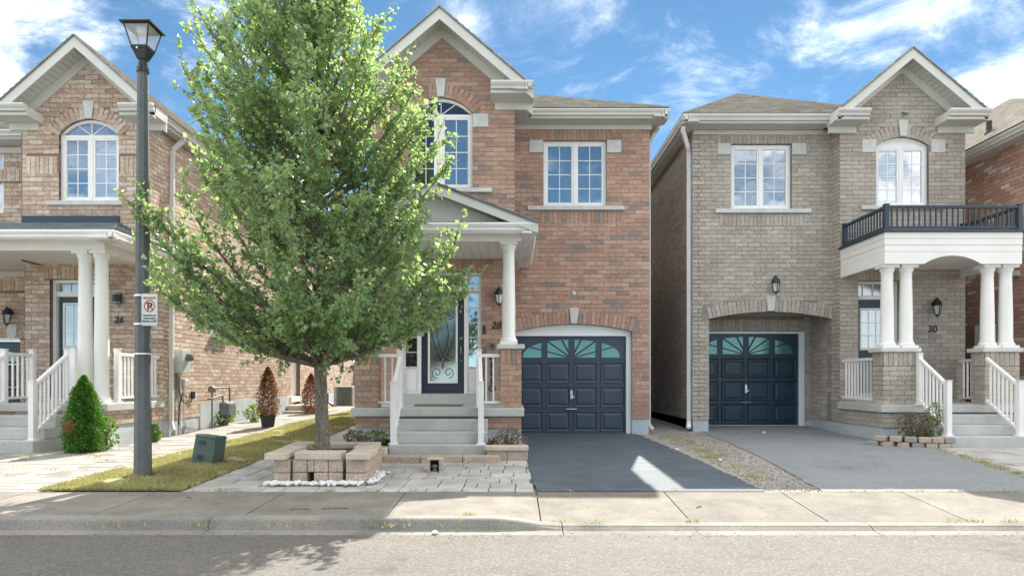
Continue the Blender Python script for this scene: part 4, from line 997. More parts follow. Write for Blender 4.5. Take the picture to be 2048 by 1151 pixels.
# ================================================================= NUMBER 26 (pink brick, left)
H = House('pink and cream brick house at the left, number 26, behind the street lamp', (-8.5, 14, 0), 'brick_pink', 'mortar_pink')
XS = -6.93; B, LW, GW, SD = FR('f', 13.1), FR('f', 13.6), FR('f', 14.4), FR('r', XS)
items = [('a', -8.1, .576, 4.555, 5.84, .29, .25), ('b', -9.3, -8.70, 5.06, 5.42), ('b', -7.5, -6.99, 5.06, 5.42)]
H.wall(B, -9.376, XS, 3.5, 7.25, cutter(items), gable=gspan(-8.1, 7.27, .88, -9.376, XS))
H.arch(B, -8.1, .576, 5.84, .29, .25, key=.1, span=1.06); keystone(H, B, -8.1, 6.135, 6.47, .21, .14)
H.soldiers(B, -9.3, -8.70, 5.065, .35); H.soldiers(B, -7.5, -6.99, 5.065, .35)
window(H, B, -8.676, -7.524, 4.555, 5.84, rise=.29, gls=['glass_sky', 'glass_blind']); sill(H, B, -8.9, -7.45, 4.47, 4.553)
gable(H, B, -8.1, 1.5, 6.17, .88, .45, 12)
cornice_return(H, B, -9.62, -8.98, 6.20, .43, 1, 0); cornice_return(H, B, -7.25, -6.6, 6.20, .43, 1, 0)
gutter(H, SD, 12.62, 26, 6.22, .2, sof=0)
H.wall(LW, -9.68, XS, .70, 3.5, cutter([('r', -9.186, -8.1, .6, 3.13), ('b', -9.3, -8.0, 3.13, 3.39)])); H.soldiers(LW, -9.3, -8.0, 3.135)
H.wall(GW, -14, -9.376, .2, 6.1, cutter([('r', -12.9, -10.35, 0, 2.0), ('r', -12.2, -10.70, 4.65, 5.95), ('b', -13, -10.2, 2.0, 2.27), ('b', -12.5, -9.4, 3.0, 3.27), ('b', -12.3, -9.4, 5.3, 5.58)]))
H.soldiers(GW, -13, -10.2, 2.01); H.soldiers(GW, -12.5, -9.4, 3.01); H.soldiers(GW, -12.3, -9.4, 5.31)
window(H, GW, -12.2, -10.70, 4.65, 5.95)
keystone(H, GW, -10.52, 2.0, 2.30, .24, .17); frieze(H, GW, -14, -9.7, 3.30, 3.42, .06)
frieze(H, GW, -14, -9.38, 5.9, 6.02); gutter(H, GW, -14, -9.4, 6.22, .42, sof=0)
roof_face(H, [(-14, 13.9, 6.24), (-9.0, 13.9, 6.24), (-9.0, 17, 7.9), (-14, 17, 7.9)], 'shingle_grey')
garage_door(H, FR('f', 14.55), -12.85, -10.38, 0, 1.95, 'door_teal'); m = MB(); GW.box(m, -12.9, -10.35, -.12, .02, 1.955, 2.01); m.build('door_frame', 'trim_white', H.root)
m = MB(); m.box(-9.70, -9.66, 13.61, 14.5, 0, 3.5); m.box(-9.4, -9.36, 13.1, 14.5, 3.4, 6.4); m.build('rear_wall', 'mortar_pink', H.root)
sdi = [('r', 21.5, 22.4, .2, 2.65), ('r', 15.9, 16.6, 2.2, 2.75), ('b', 15.2, 40, .2, .63)]
H.wall(SD, 13.6, 30, .32, 6.05, cutter(sdi)); H.wall(SD, 13.1, 13.6, 3.5, 6.05, phase=1)
m = MB(); m.box(XS-.1, XS+.012, 15.2, 21.45, -.1, .63); m.box(XS-.1, XS+.012, 22.45, 30, -.1, .63); m.box(XS-.1, XS-.005, 13.62, 15.2, -.1, .32); m.build('foundation', 'foundation', H.root)
m = MB(); m.box(XS-.22, XS-.12, 21.4, 22.5, .4, 2.7); m.build('side_door', 'siding_cream', H.root)
m = MB(); m.box(XS-.2, XS+.05, 21.35, 22.55, .45, .62); m.build('door_sill', 'stone', H.root)
m = MB(); m.box(XS-.15, XS-.10, 15.85, 16.65, 2.15, 2.8); w_ = m.build('window', 'trim_white', H.root); m = MB(); m.box(XS-.10, XS-.095, 15.95, 16.55, 2.25, 2.7); m.build('pane', 'glass_dark', w_)
m = MB(); m.box(XS-.1, XS+.09, 15.75, 16.75, 2.12, 2.2); m.build('window_sill', 'stone', H.root, bevel=.008)
for i, (y0, z1) in enumerate(((21.0, .36), (20.7, .2))): m = MB(); m.box(XS+.02, XS+1.1-.15*i+.25*i, y0, 22.9-.2*i, .02+.0*i, z1); m.build('side_step', 'cap_tan', H.root, bevel=.02)
# porch
foundation(H, -8.9, XS-.012, 11.72, 13.6, -.3, .34); H.wall(SD, 11.7, 13.6, .34, .585, thick=.03); H.wall(FR('f', 11.7), -8.9, XS, .34, .585, thick=.03)
m = MB(); m.box(-8.95, XS+.045, 11.64, 13.6, .585, .72); m.build('porch_slab', 'step_concrete', H.root, bevel=.012)
steps(H, -9.6, -7.6, [10.85, 11.12, 11.39], [.15, .34, .53], 11.63, -.2)
for x in (-7.44, -7.155): column(H, x, 11.93, .72, 3.36, .12)
m = MB(); m.box(-14, -7.03, 11.8, 12.02, 3.36, 3.52); m.box(-7.22, -7.03, 12.02, 13.6, 3.361, 3.52); m.build('porch_beam', 'siding_cream', H.root, bevel=.004)
m = MB()
for i in range(26): a = 12.02+i*.09; m.box(-14, -7.22, a, a+.085, 3.43, 3.45)
m.box(-14, -7.22, 12.02, 14.4, 3.442, 3.46); m.build('porch_ceiling', 'siding_cream', H.root, 'stuff')
gutter(H, FR('f', 11.8), -14, -6.61, 3.62, .35, sof=0, fasc=.02, mat='trim_white'); gutter(H, FR('r', -7.03), 11.34, 13.6, 3.62, .31, sof=0, fasc=.02, mat='trim_white')
roof_face(H, [(-14, 11.36, 3.63), (-6.62, 11.36, 3.63), (-7.5, 13.08, 4.12), (-14, 13.08, 4.12)], 'shingle_blue', .12); roof_face(H, [(-6.62, 11.36, 3.63), (-6.62, 13.6, 3.63), (-7.5, 13.08, 4.12)], 'shingle_blue', .12)
m = MB(); m.box(-7.05, -6.74, 11.46, 11.83, 3.49, 3.52); m.box(-9.7, -9.1, 13.55, 14.4, 3.45, 3.5); m.build('soffit', H.trim, H.root)
m = MB(); B.box(m, -9.376, -7.5, .001, .03, 4.1, 4.27); m.build('flashing', 'navy_metal', H.root)
railing(H, (-7.7, 10.98, .15), (-7.7, 11.85, .70)); railing(H, (-8.8, 10.98, .15), (-8.8, 11.85, .70)); railing(H, (-8.8, 11.93, .72), (-8.8, 12.55, .72), post0=False)
m = MB(); m.box(-7.52, -7.43, 11.62, 11.71, .72, 1.66); m.build('newel_post', 'rail_white', H.root)
railing(H, (-7.0, 12.14, .72), (-7.0, 13.55, .72), post1=False, gap=.12)
E = FR('f', 13.75); strip_frame(H, FR('f', 13.7), -9.186, -8.1, .72, 3.13, .06); entry_door(H, E, -9.09, -8.34, .76, 2.80, 'door_teal', (-8.98, -8.47, 1.80, 2.64), 'glass_door')
m = MB(); E.box(m, -9.13, -8.16, -.05, .03, 2.80, 2.90); E.box(m, -8.34, -8.28, -.05, .03, .74, 2.8); E.box(m, -9.13, -8.15, -.08, -.06, .7, 3.1); m.build('door_frame', 'trim_white', H.root)
for i in range(4): m = MB(); E.box(m, -9.12+i*.24+.01, -9.12+(i+1)*.24-.01, -.05, -.04, 2.9, 3.07); m.build('transom_pane', 'glass_door', H.root)
m = MB(); E.box(m, -8.27, -8.17, -.05, -.03, .8, 2.78); m.build('sidelight', 'glass_dark', H.root)
m = MB(); m.box(-9.19, -8.1, 13.58, 13.8, .70, .76); m.build('threshold', 'stone', H.root)
coach_lamp(H, PX(23, 14.4), 14.4, 2.52, 1.15)
x = PX(234.5, 13.5); m = MB(); m.lathe((x, 13.50, 2.63), [(.08, 0), (.082, .02), (.082, .19), (.08, .22)], 16); L2 = m.build('wall_light', 'black_metal', H.root); 
for zz in (2.645, 2.82): m = MB(); m.lathe((x, 13.50, zz), [(.084, 0), (.084, .012)], 16); m.build('light_band', 'steel', L2)
text_mesh('26', .19, 'sign_black', 'house_number', H.root, (PX(238, 13.6), 13.58, 2.26), shear=.25, off=.003)
downspout(H, [(XS+.26, 13.9, 6.08), (XS+.22, 13.95, 6.0), (XS+.06, 13.85, 5.78), (XS+.06, 13.8, .28), (XS+.14, 13.7, .12)], .085, 'trim_beige')
H.finish(); H26 = H

# ================================================================= NUMBER 32 (far right)
H = House('orange brick house at the far right edge with a long sloping shingle roof', (12, 17, 0), 'brick_orange', 'mortar_side')
S = FR('l', 10.6); H.wall(S, 12.9, 26, .15, 6.1, thick=.2); gutter(H, S, 12.5, 26, 6.24, .3, sof=0)
H.wall(FR('f', 12.9), 10.6, 15, .15, 6.1); plain_wall(H, 10.62, 15, 25.9, 26, 0, 6.1)
pk, pb = (12.6, 17.2, 8.2), (12.6, 21.6, 8.2); c1, c2, c3, c4 = (10.18, 12.5, 6.26), (15.2, 12.5, 6.26), (15.2, 26, 6.26), (10.18, 26, 6.26)
roof_face(H, [c1, c2, pk], 'shingle_grey'); roof_face(H, [c4, c1, pk, pb], 'shingle_grey'); roof_face(H, [c3, c4, pb], 'shingle_grey'); roof_face(H, [c2, c3, pb, pk], 'shingle_grey')
m = MB(); m.lathe((10.62, 15.16, 6.55), [(.10, 0), (.09, .06), (.06, .12), (.055, .30), (.06, .30), (.06, .32)], 14); m.build('vent_pipe', 'pot_black', H.root)
m = MB(); m.box(10.42, 10.59, 14.9, 15.35, 1.75, 2.35); m.build('meter_box', 'trim_white', H.root, bevel=.01)
for y, z in ((14.2, 3.3), (17.5, 2.2)): m = MB(); m.box(10.52, 10.60, y, y+.3, z, z+.1); m.build('stone_block', 'stone', H.root)
H.finish()

# ================================================================= THE TREE
def leaves(P, D, size, mat, name, parent, fold=.35, asp=.42):
    """folded four-corner leaves at P with growing direction D"""
    k = len(P); D = D/np.linalg.norm(D, axis=1)[:, None]; A = rng.normal(size=(k, 3)); Sd = np.cross(D, A); Sd /= np.linalg.norm(Sd, axis=1)[:, None]; Nn = np.cross(D, Sd)
    L = (size*rng.uniform(.5, 1.3, k))[:, None]; V = np.empty((k, 4, 3))
    V[:, 0] = P; V[:, 2] = P+D*L-Nn*L*.12; mid = P+D*L*.42; V[:, 1] = mid+Sd*L*asp+Nn*L*fold*.4; V[:, 3] = mid-Sd*L*asp+Nn*L*fold*.4
    b = np.arange(k)[:, None]*4; Fc = np.concatenate([b+np.array([[0, 1, 2]]), b+np.array([[0, 2, 3]])], axis=1).reshape(-1, 3)
    return npmesh(name, V.reshape(-1, 3), Fc, mat, parent)
TX, TY, TZ = -2.44, 8.9, .17
T = thing('pear_tree', 'leafy green tree in the block planter, its crown covering most of number 28', 'tree', (TX, TY, .1))
# crown outline in metres: height -> reach to the left and right of the trunk
outl = [(720, 590, 665), (700, 520, 770), (680, 460, 850), (650, 385, 900), (600, 300, 925), (560, 275, 915), (520, 268, 950), (490, 262, 915), (450, 240, 880), (410, 232, 868), (370, 285, 890), (300, 305, 885), (250, 330, 880), (200, 358, 850), (150, 360, 820), (100, 362, 812), (50, 375, 795), (0, 440, 715), (-50, 500, 690), (-110, 570, 650), (-150, 610, 630)]
prof = [(1.1+(762-Y)*TY/FOC, (640-a)*TY/FOC, (b-640)*TY/FOC) for Y, a, b in outl]
def reach(z, a):
    for (z0, l0, r0), (z1, l1, r1) in zip(prof, prof[1:]):
        if z <= z1 or z1 == prof[-1][0]:
            t = min(1, max(0, (z-z0)/(z1-z0))); l, r = l0+(l1-l0)*t, r0+(r1-r0)*t; c = math.cos(a)
            return (r if c > 0 else l)*abs(c)+(.84*(l+r)/2)*(1-abs(c))
TR = random.Random(21); NR = np.random.default_rng(21)
trunk = [(TX, TY, .1), (TX-.015, TY, .3), (TX-.035, TY, .9), (TX-.06, TY+.01, 1.5), (TX-.05, TY+.02, 2.4), (TX-.08, TY, 3.4), (TX-.04, TY+.04, 4.6), (TX-.1, TY, 5.8), (TX-.12, TY, 7.0)]
m = MB(); m.tube(trunk, [.13, .095, .083, .078, .072, .068, .048, .026, .006], 12); m.build('trunk', 'bark', T, smooth=True)
br = MB(); LP = []; LD = []
def bez(a, b, c, n): return [a*(1-t)**2+b*2*t*(1-t)+c*t*t for t in [i/n for i in range(n+1)]]
def trunk_at(z):
    for a, b in zip(trunk, trunk[1:]):
        if z <= b[2]: t = (z-a[2])/(b[2]-a[2]); return Vector(a).lerp(Vector(b), t)
    return Vector(trunk[-1])
def leafy(pts, dens, frm=.2):
    for a, b in zip(pts, pts[1:]):
        d = b-a; k = max(1, int(d.length*dens+TR.random()))
        for _ in range(k):
            LP.append(tuple(a+d*TR.random()+Vector((TR.gauss(0, .018), TR.gauss(0, .018), TR.gauss(0, .018)))))
            v = Vector((TR.gauss(0, 1), TR.gauss(0, 1), TR.gauss(-.25, .8))); LD.append(tuple(v+d.normalized()*.5))
nb = 205
for i in range(nb):
    f = (i+.5)/nb; z1 = 1.45+5.45*(f**.85)+TR.uniform(-.12, .12); a = i*2.39996+TR.uniform(-.3, .3)
    rr_ = reach(z1, a)*(1-.42*TR.random()**1.8)*TR.uniform(.90, 1.07)
    irr = math.sin(a*3+z1*2.6)+.7*math.sin(a*5-z1*4.1)
    if irr > .75 and z1 > 2.2 and TR.random() < .75: continue
    rr_ *= 1-(.16 if irr > 0 else .02)*irr; rr_ = min(rr_, reach(z1, a)*1.0)*(.88 if z1 > 5.3 else 1.10 if 1.8 < z1 < 3.7 and math.cos(a) > -.2 else .95 if 2.9 < z1 < 4 else 1)
    z0 = max(1.3, z1-(.25+rr_*TR.uniform(.55, .95))) if z1 > 1.9 else max(1.25, z1-.15+TR.uniform(0, .25))
    s = trunk_at(z0); e = Vector((TX+rr_*math.cos(a), TY+rr_*math.sin(a), z1)); c = s.lerp(e, .55)+Vector((rr_*.12*math.cos(a), rr_*.12*math.sin(a), -.12*rr_))
    pts = bez(s, c, e, 8); r0 = .014+.012*rr_; br.tube(pts, [r0*(1-.85*t/8) for t in range(9)], 5)
    nt_ = int(9+rr_*10)
    for j in range(nt_):
        t = .22+.78*(j+TR.random())/nt_; k = min(7, int(t*8)); p = pts[k].lerp(pts[k+1], t*8-k); d = (pts[k+1]-pts[k]).normalized()
        L = TR.uniform(.16, .46)*(1.15-.4*t); v = Vector((TR.gauss(0, 1), TR.gauss(0, 1), TR.gauss(.35, .7))).normalized(); q = p+(d*.55+v*.8).normalized()*L; q.z += .05
        tw = bez(p, p.lerp(q, .5)+Vector((0, 0, -.03)), q, 3); br.tube(tw, [.006, .004, .0035, .002], 4); leafy(tw, 48)
        if TR.random() < .45:
            v = Vector((TR.gauss(0, 1), TR.gauss(0, 1), TR.gauss(.2, .8))).normalized(); q2 = tw[2]+v*L*.6; tw2 = bez(tw[2], tw[2].lerp(q2, .5), q2, 2); br.tube(tw2, [.004, .003, .002], 3); leafy(tw2, 48)
    leafy(pts[5:], 40)
    if TR.random() < .45:                       # shoots that stand out of the crown
        q = e+Vector((.12*math.cos(a)+TR.gauss(0, .06), .12*math.sin(a), TR.uniform(.2, .5))); tw = bez(e, e.lerp(q, .5), q, 3); br.tube(tw, [.005, .004, .003, .002], 4); leafy(tw, 34)
br.build('branch', 'bark', T, 'stuff', smooth=True)
leaves(np.array(LP), np.array(LD), .064, 'leaf_pear', 'crown', T)
print('leaves', len(LP))
# old nest in the crown
N_ = thing('bird_nest', 'dark bird nest lodged high in the crown of the pear tree', 'nest', (PX(652, 8.75), 8.75, PZ(275, 8.75)))
m = MB()
for _ in range(260):
    a = TR.uniform(0, 6.28); z = TR.gauss(0, .05); r = .10+TR.gauss(0, .02); c = Vector((PX(652, 8.75)+r*math.cos(a), 8.75+r*math.sin(a), PZ(275, 8.75)+z)); d = Vector((-math.sin(a)+TR.gauss(0, .4), math.cos(a)+TR.gauss(0, .4), TR.gauss(0, .35))).normalized()*.07; m.bar(c-d, c+d, .006)
m.build('twigs', 'pot_black', N_, 'stuff')

# ================================================================= PLANTER ROUND THE TREE
PLT = thing('block_planter', 'low square planter of tan concrete blocks and caps round the tree trunk', 'planter', (-2.4, 8.8, -.1))
def blk(x0, x1, y0, y1, z0, z1, name='block', mat='block_tan', bev=.008, rz=0):
    m = MB(); cx, cy = (x0+x1)/2, (y0+y1)/2; m.box(x0, x1, y0, y1, z0, z1)
    if rz: c, s = math.cos(rz), math.sin(rz); m.v = [(cx+(x-cx)*c-(y-cy)*s, cy+(x-cx)*s+(y-cy)*c, z) for x, y, z in m.v]
    return m.build(name, mat, cur, bevel=bev)
cur = PLT; rr = random.Random(4); Z0 = -.125
SKEW = -.075
for r in range(2):
    z0, z1 = Z0+r*.155, Z0+(r+1)*.155-.006
    xs = [-2.585, -2.41, -2.33, -2.16, -1.985]
    for k, (a, b) in enumerate(zip(xs, xs[1:])):
        if r == 0 and k == 1: continue
        blk(a+.003, b-.003, 8.06+rr.uniform(-.008, .008), 8.24, z0, z1)
    blk(-2.785, -2.605, 8.02+rr.uniform(-.01, .01), 8.22, z0, z1); blk(-1.935, -1.70, 8.0+rr.uniform(-.01, .01), 8.22, z0, z1)
    for y in [8.23, 8.46, 8.69, 8.92, 9.15]:
        o_ = SKEW*(y-8.2); blk(-1.90+o_, -1.70+o_, y, y+.22, z0, z1); blk(-2.80+o_, -2.62+o_, y, y+.22, z0, z1)
    for x in [-2.68, -2.45, -2.22]: blk(x, x+.22, 9.2, 9.38, z0, z1)
zc0, zc1 = Z0+.312, Z0+.392
blk(-2.555, -1.995, 8.04, 8.30, zc0-.012, zc1, 'cap', 'cap_tan', .014, -.01); blk(-2.88, -2.63, 7.90, 8.66, zc0, zc1, 'cap', 'cap_tan', .014, .06); blk(-2.93, -2.66, 8.68, 9.38, zc0+.01, zc1+.01, 'cap', 'cap_tan', .014, .09)
blk(-1.935, -1.66, 7.91, 8.62, zc0, zc1, 'cap', 'cap_tan', .014, .05); blk(-2.02, -1.74, 8.64, 9.30, zc0+.012, zc1+.012, 'cap', 'cap_tan', .014, .09); blk(-2.65, -2.03, 9.2, 9.42, zc0, zc1, 'cap', 'cap_tan', .014, .01)
m = MB(); m.box(-2.66, -1.92, 8.22, 9.22, -.1, .16); m.build('soil', 'mulch', PLT)
m = MB()
for _ in range(240): m.rock((random.uniform(-2.64, -1.95), random.uniform(8.28, 9.18), .165), random.uniform(.012, .035), .5)
m.build('mulch_chips', 'mulch', PLT, 'stuff')
m = MB()
for _ in range(330):
    t = random.random()
    if t < .72: x = random.uniform(-2.85, -1.72); y = 7.93+random.gauss(0, .045)
    else: x = -1.64+random.gauss(0, .03); y = random.uniform(7.95, 8.75)
    if -2.45 < x < -2.34 and y < 8.05 and random.random() < .6: continue
    m.rock((x, y, G(y)+.022+random.uniform(0, .02)), random.uniform(.018, .034))
o = m.build('pebbles', 'pebble', kind='stuff'); tag(o, 'white pebbles scattered along the front of the tree planter', 'pebbles')
# stone edging before the steps, right-hand planter
E_ = thing('stone_edging', 'row of three grey edging stones on the paving before the front steps', 'edging', (-1.2, 10.0, -.05)); cur = E_
for a, b in ((-1.90, -1.305), (-1.295, -.70), (-.69, -.155)): blk(a, b, 9.72, 9.98, -.09, .035+rr.uniform(-.005, .005), 'edging_stone', 'block_tan', .015)
cur = thing('stone_step', 'single low stone block between the tree planter and the steps', 'stone', (-2.0, 9.95, -.05)); blk(-2.12, -1.86, 10.1, 10.6, -.1, .10, 'stone_slab', 'cap_tan', .012)
R_ = thing('low_planter', 'low tan block planter holding dry plants right of the front steps', 'planter', (0, 10.3, -.05)); cur = R_
for a, b in ((-.36, -.06), (-.055, .245)): blk(a, b, 9.98, 10.16, -.08, .085)
blk(-.38, .255, 9.94, 10.2, .09, .155, 'cap', 'cap_tan', .012)
for y in (10.18, 10.44, 10.7, 10.96): blk(.06, .23, y, y+.25, -.08, .09)
m = MB(); m.box(-.36, .06, 10.2, 11.2, -.1, .07); m.build('soil', 'mulch', R_)
# little stone box on the paving
cur = thing('stone_box', 'small open box of stone blocks standing alone on the paving', 'stone box', (PX(870, 9.0), 9.0, -.07)); xb = PX(870, 9.0)
blk(xb-.105, xb-.06, 8.92, 9.08, -.085, .07, 'side_stone', 'block_tan', .004); blk(xb+.06, xb+.105, 8.92, 9.08, -.085, .07, 'side_stone', 'block_tan', .004); blk(xb-.10, xb+.11, 8.93, 9.10, .072, .095, 'lid', 'cap_tan', .004); blk(xb-.058, xb+.058, 9.04, 9.08, -.085, .07, 'back_stone', 'mulch', .003)
m = MB(); m.lathe((xb, 8.98, -.08), [(.03, 0), (.03, .05), (.05, .06), (.05, .07), (.02, .09)], 10); m.build('valve', 'gas_grey', cur)
# curved block edging of number 30
Q = thing('low_planter', 'curved low wall of grey stones beside the steps of number 30', 'planter', (6.9, 11.9, 0)); cur = Q
for r in range(2):
    for i in range(6):
        t = (i+(.5 if r else 0))/5.5; x = 6.40+1.05*t; y = 12.05-.42*math.sin(min(1, t*1.15)*math.pi*.5); blk(x-.09, x+.09, y-.07, y+.07, G(y)-.02+r*.10, G(y)+.075+r*.10, 'edging_stone', 'block_tan' if (i+r) % 3 else 'concrete', .015, -.9*(1-t))
m = MB(); m.box(6.8, 7.4, 11.86, 12.6, -.1, .09); m.build('soil', 'mulch', Q)

# ================================================================= STREET LAMP AND SIGN
LX, LY = -4.515, 8.37
L = thing('street_lamp', 'grey octagonal street lamp post with a four-sided black lantern', 'street lamp', (LX, LY, -.06))
m = MB(); a0 = R(-97)
def octo(r, z): return [(LX+r*math.cos(a0+k*math.pi/4), LY+r*math.sin(a0+k*math.pi/4), z) for k in range(8)]
m.loft(octo(.103, -.12), octo(.062, 4.9)); m.build('pole', 'pole_paint', L)
m = MB(); m.lathe((LX, LY, 4.88), [(.072, 0), (.072, .05), (.055, .06), (.055, .14)], 16); m.build('collar', 'black_metal', L)
def sq(x0, x1, y0, y1, z): return [(x0, y0, z), (x1, y0, z), (x1, y1, z), (x0, y1, z)]
zt, zb, zl = 5.415, 5.165, 5.03
top = (-4.665, -4.36, 8.21, 8.515); bot = (-4.605, -4.42, 8.275, 8.46)
m = MB(); m.loft(sq(-4.56, -4.465, 8.32, 8.415, zl), sq(*bot, zb-.02)); m.loft(sq(bot[0]-.006, bot[1]+.006, bot[2]-.006, bot[3]+.006, zb-.019), sq(bot[0]-.006, bot[1]+.006, bot[2]-.006, bot[3]+.006, zb)); LT = m.build('lantern_base', 'black_metal', L)
m = MB(); m.loft(sq(top[0]-.035, top[1]+.035, top[2]-.035, top[3]+.035, zt), sq(top[0]-.035, top[1]+.035, top[2]-.035, top[3]+.035, zt+.018)); m.loft(sq(top[0]-.03, top[1]+.03, top[2]-.03, top[3]+.03, zt+.019), sq(-4.58, -4.445, 8.295, 8.43, zt+.095)); m.lathe((LX, LY-.01, zt+.09), [(.006, 0), (.006, .03)], 6); m.build('lantern_roof', 'black_metal', L)
m = MB()
for i in (0, 1):
    for j in (2, 3): m.bar((bot[i], bot[j], zb), (top[i], top[j], zt), .014)
for z, q in ((zb+.006, bot), (zt-.006, top)):
    c = [(q[0], q[2]), (q[1], q[2]), (q[1], q[3]), (q[0], q[3])]
    for k in range(4): m.bar((*c[k], z), (*c[(k+1) % 4], z), .014)
m.build('lantern_frame', 'black_metal', L)
cb = [(bot[0], bot[2]), (bot[1], bot[2]), (bot[1], bot[3]), (bot[0], bot[3])]; ct = [(top[0], top[2]), (top[1], top[2]), (top[1], top[3]), (top[0], top[3])]
for k in range(4):
    a, b, c, d = (*cb[k], zb), (*cb[(k+1) % 4], zb), (*ct[(k+1) % 4], zt), (*ct[k], zt); m = MB(); mid = Vector((LX, LY-.01, 5.3))
    m.add([tuple(Vector(p)*.985+mid*.015) for p in (a, b, c, d)], [(0, 1, 2, 3)]); m.build('lantern_glass', 'clear_glass', L)
m = MB(); m.lathe((LX, LY-.01, zt-.09), [(.03, 0), (.05, .02), (.07, .085)], 12); m.build('lamp_unit', 'lamp_glass', L)
m = MB(); m.box(-4.545, -4.525, 8.268, 8.27, 5.13, 5.155); m.build('tag_plate', 'sign_white', L)
for z in (PZ(708, 8.27),): m = MB(); m.lathe((LX, LY, z), [(.101, 0), (.101, .018)], 8); m.build('strap', 'trim_white', L)
SG = thing('no_parking_sign', 'white no parking sign with red circle strapped to the lamp post', 'sign', (PX(297, 8.2), 8.2, PZ(650, 8.2)))
sx, sy, s0, s1 = PX(297, 8.2), 8.225, PZ(651, 8.2), PZ(586, 8.2); hw = .10
def rrect(cx, cz, w, h, r, n=5):
    o = []
    for k, (qx, qz) in enumerate(((1, 1), (-1, 1), (-1, -1), (1, -1))):
        for i in range(n+1): a = math.pi/2*k+math.pi/2*i/n; o.append((cx+qx*(w/2-r)+r*math.cos(a), cz+qz*(h/2-r)+r*math.sin(a)))
    return o
fs_ = FR('f', sy); cz_ = (s0+s1)/2; hh = s1-s0
m = MB(); fs_.prism(m, rrect(sx, cz_, hw*2, hh, .02), 0, .003); m.build('sign_plate', 'sign_white', SG)
a, b = rrect(sx, cz_, hw*2-.008, hh-.008, .018), rrect(sx, cz_, hw*2-.014, hh-.014, .016); k = len(a)
m = MB(); m.v = [fs_.p(q[0], .0045, q[1]) for q in a+b]; m.f = [(i, (i+1) % k, k+(i+1) % k, k+i) for i in range(k)]; m.build('border', 'sign_black', SG)
cy_ = PZ(611, 8.2); m = MB(); r1, r2 = .066, .055; n = 40; m.v = [fs_.p(sx+r*math.cos(2*math.pi*i/n), .006, cy_+r*math.sin(2*math.pi*i/n)*1.12) for r in (r1, r2) for i in range(n)]; m.f = [(i, (i+1) % n, n+(i+1) % n, n+i) for i in range(n)]
m.bar(fs_.p(sx-.043, .008, cy_+.047), fs_.p(sx+.043, .008, cy_-.047), .012, .003, up=(0, 1, 0)); m.build('red_circle', 'sign_red', SG)
fy = sy-.0055
text_mesh('P', .125, 'sign_black', 'letter', SG, (sx+.002, fy, cy_-.046), ext=.0008, off=.003)
text_mesh('FIRE ROUTE', .034, 'sign_red', 'lettering', SG, (sx, fy, PZ(597, 8.2)), ext=.0008, off=.001, sx=.85)
for i, tx in enumerate(('VEHICLES WILL BE', 'TAGGED AND/OR', 'TOWED AWAY')): text_mesh(tx, .026, 'sign_black', 'lettering', SG, (sx, fy, PZ(631.5+6*i, 8.2)), ext=.0008, off=.0006, sx=.72 if i < 2 else .8)
for s in (-1, 1):
    m = MB(); z = PZ(641, 8.2); fs_.prism(m, [(sx+s*.088, z), (sx+s*.068, z+.012), (sx+s*.068, z+.005), (sx+s*.05, z+.005), (sx+s*.05, z-.005), (sx+s*.068, z-.005), (sx+s*.068, z-.012)], .0035, .006); m.build('arrow', 'sign_black', SG)
for z in (PZ(588, 8.2), PZ(646, 8.2)): m = MB(); m.lathe((LX, LY, z-.01), [(.100, 0), (.100, .022)], 8); m.box(-4.45, -4.36, 8.228, 8.29, z-.008, z+.008); m.build('strap', 'trim_white', SG)

# ================================================================= YARD FURNITURE
x0, y0 = -4.22, 9.45; U = thing('utility_pedestal', 'leaning dark green utility box standing on the grass strip', 'utility box', (x0, y0, -.05))
m = MB(); w1 = .15; m.loft(sq(x0-w1, x0+w1, y0-.14, y0+.18, 0), sq(x0-w1+.005, x0+w1-.005, y0-.135, y0+.175, .40)); m.loft(sq(x0-w1-.008, x0+w1+.008, y0-.15, y0+.19, .401), sq(x0-w1+.01, x0+w1-.01, y0-.13, y0+.17, .43))
rt = Matrix.Rotation(R(7), 3, 'Y') @ Matrix.Rotation(R(-4), 3, 'X') @ Matrix.Rotation(R(-4), 3, 'Z')
def tilt(m): m.v = [tuple(rt @ (Vector(v)-Vector((x0, y0, 0)))+Vector((x0, y0, -.07))) for v in m.v]; return m
tilt(m).build('cabinet', 'pedestal_green', U, bevel=.006)
for zz in (.29, .09):
    m = MB(); m.box(x0-.08, x0-.0, y0-.150, y0-.139, zz, zz+.07); tilt(m).build('vent_plate', 'pedestal_green', U)
    m = MB()
    for i in range(5): m.box(x0-.074, x0-.006, y0-.156, y0-.150, zz+.008+i*.012, zz+.013+i*.012)
    tilt(m).build('louvre', 'black_metal', U, 'stuff')
# hydro meter, gas meter, conduit on the side wall of 26
Mt = thing('electric_meter', 'pale grey electricity meter box with conduits on the sunlit side wall', 'meter', (XS, 14.15, 0))
m = MB(); m.box(XS+.01, XS+.19, 13.98, 14.38, 1.27, 1.75); m.build('meter_box', 'meter_grey', Mt, bevel=.01)
m = MB(); m.lathe((0, 0, 0), [(.085, 0), (.085, .05), (.075, .10), (.05, .115)], 20); m.v = [(XS+.19+z, 14.22+x, 1.60+y) for x, y, z in m.v]; m.build('meter_dial', 'gas_grey', Mt, smooth=True)
m = MB(); m.tube([(XS+.09, 14.08, 1.27), (XS+.09, 14.08, -.05)], .035, 10); m.tube([(XS+.08, 14.28, 1.0), (XS+.07, 14.3, .5), (XS+.07, 14.32, .2), (XS+.09, 14.45, .1), (XS+.1, 14.7, .08)], .022, 8); m.build('conduit', 'meter_grey', Mt, smooth=True)
m = MB(); m.box(XS+.01, XS+.14, 14.2, 14.42, .98, 1.14); m.build('junction_box', 'meter_grey', Mt, bevel=.02)
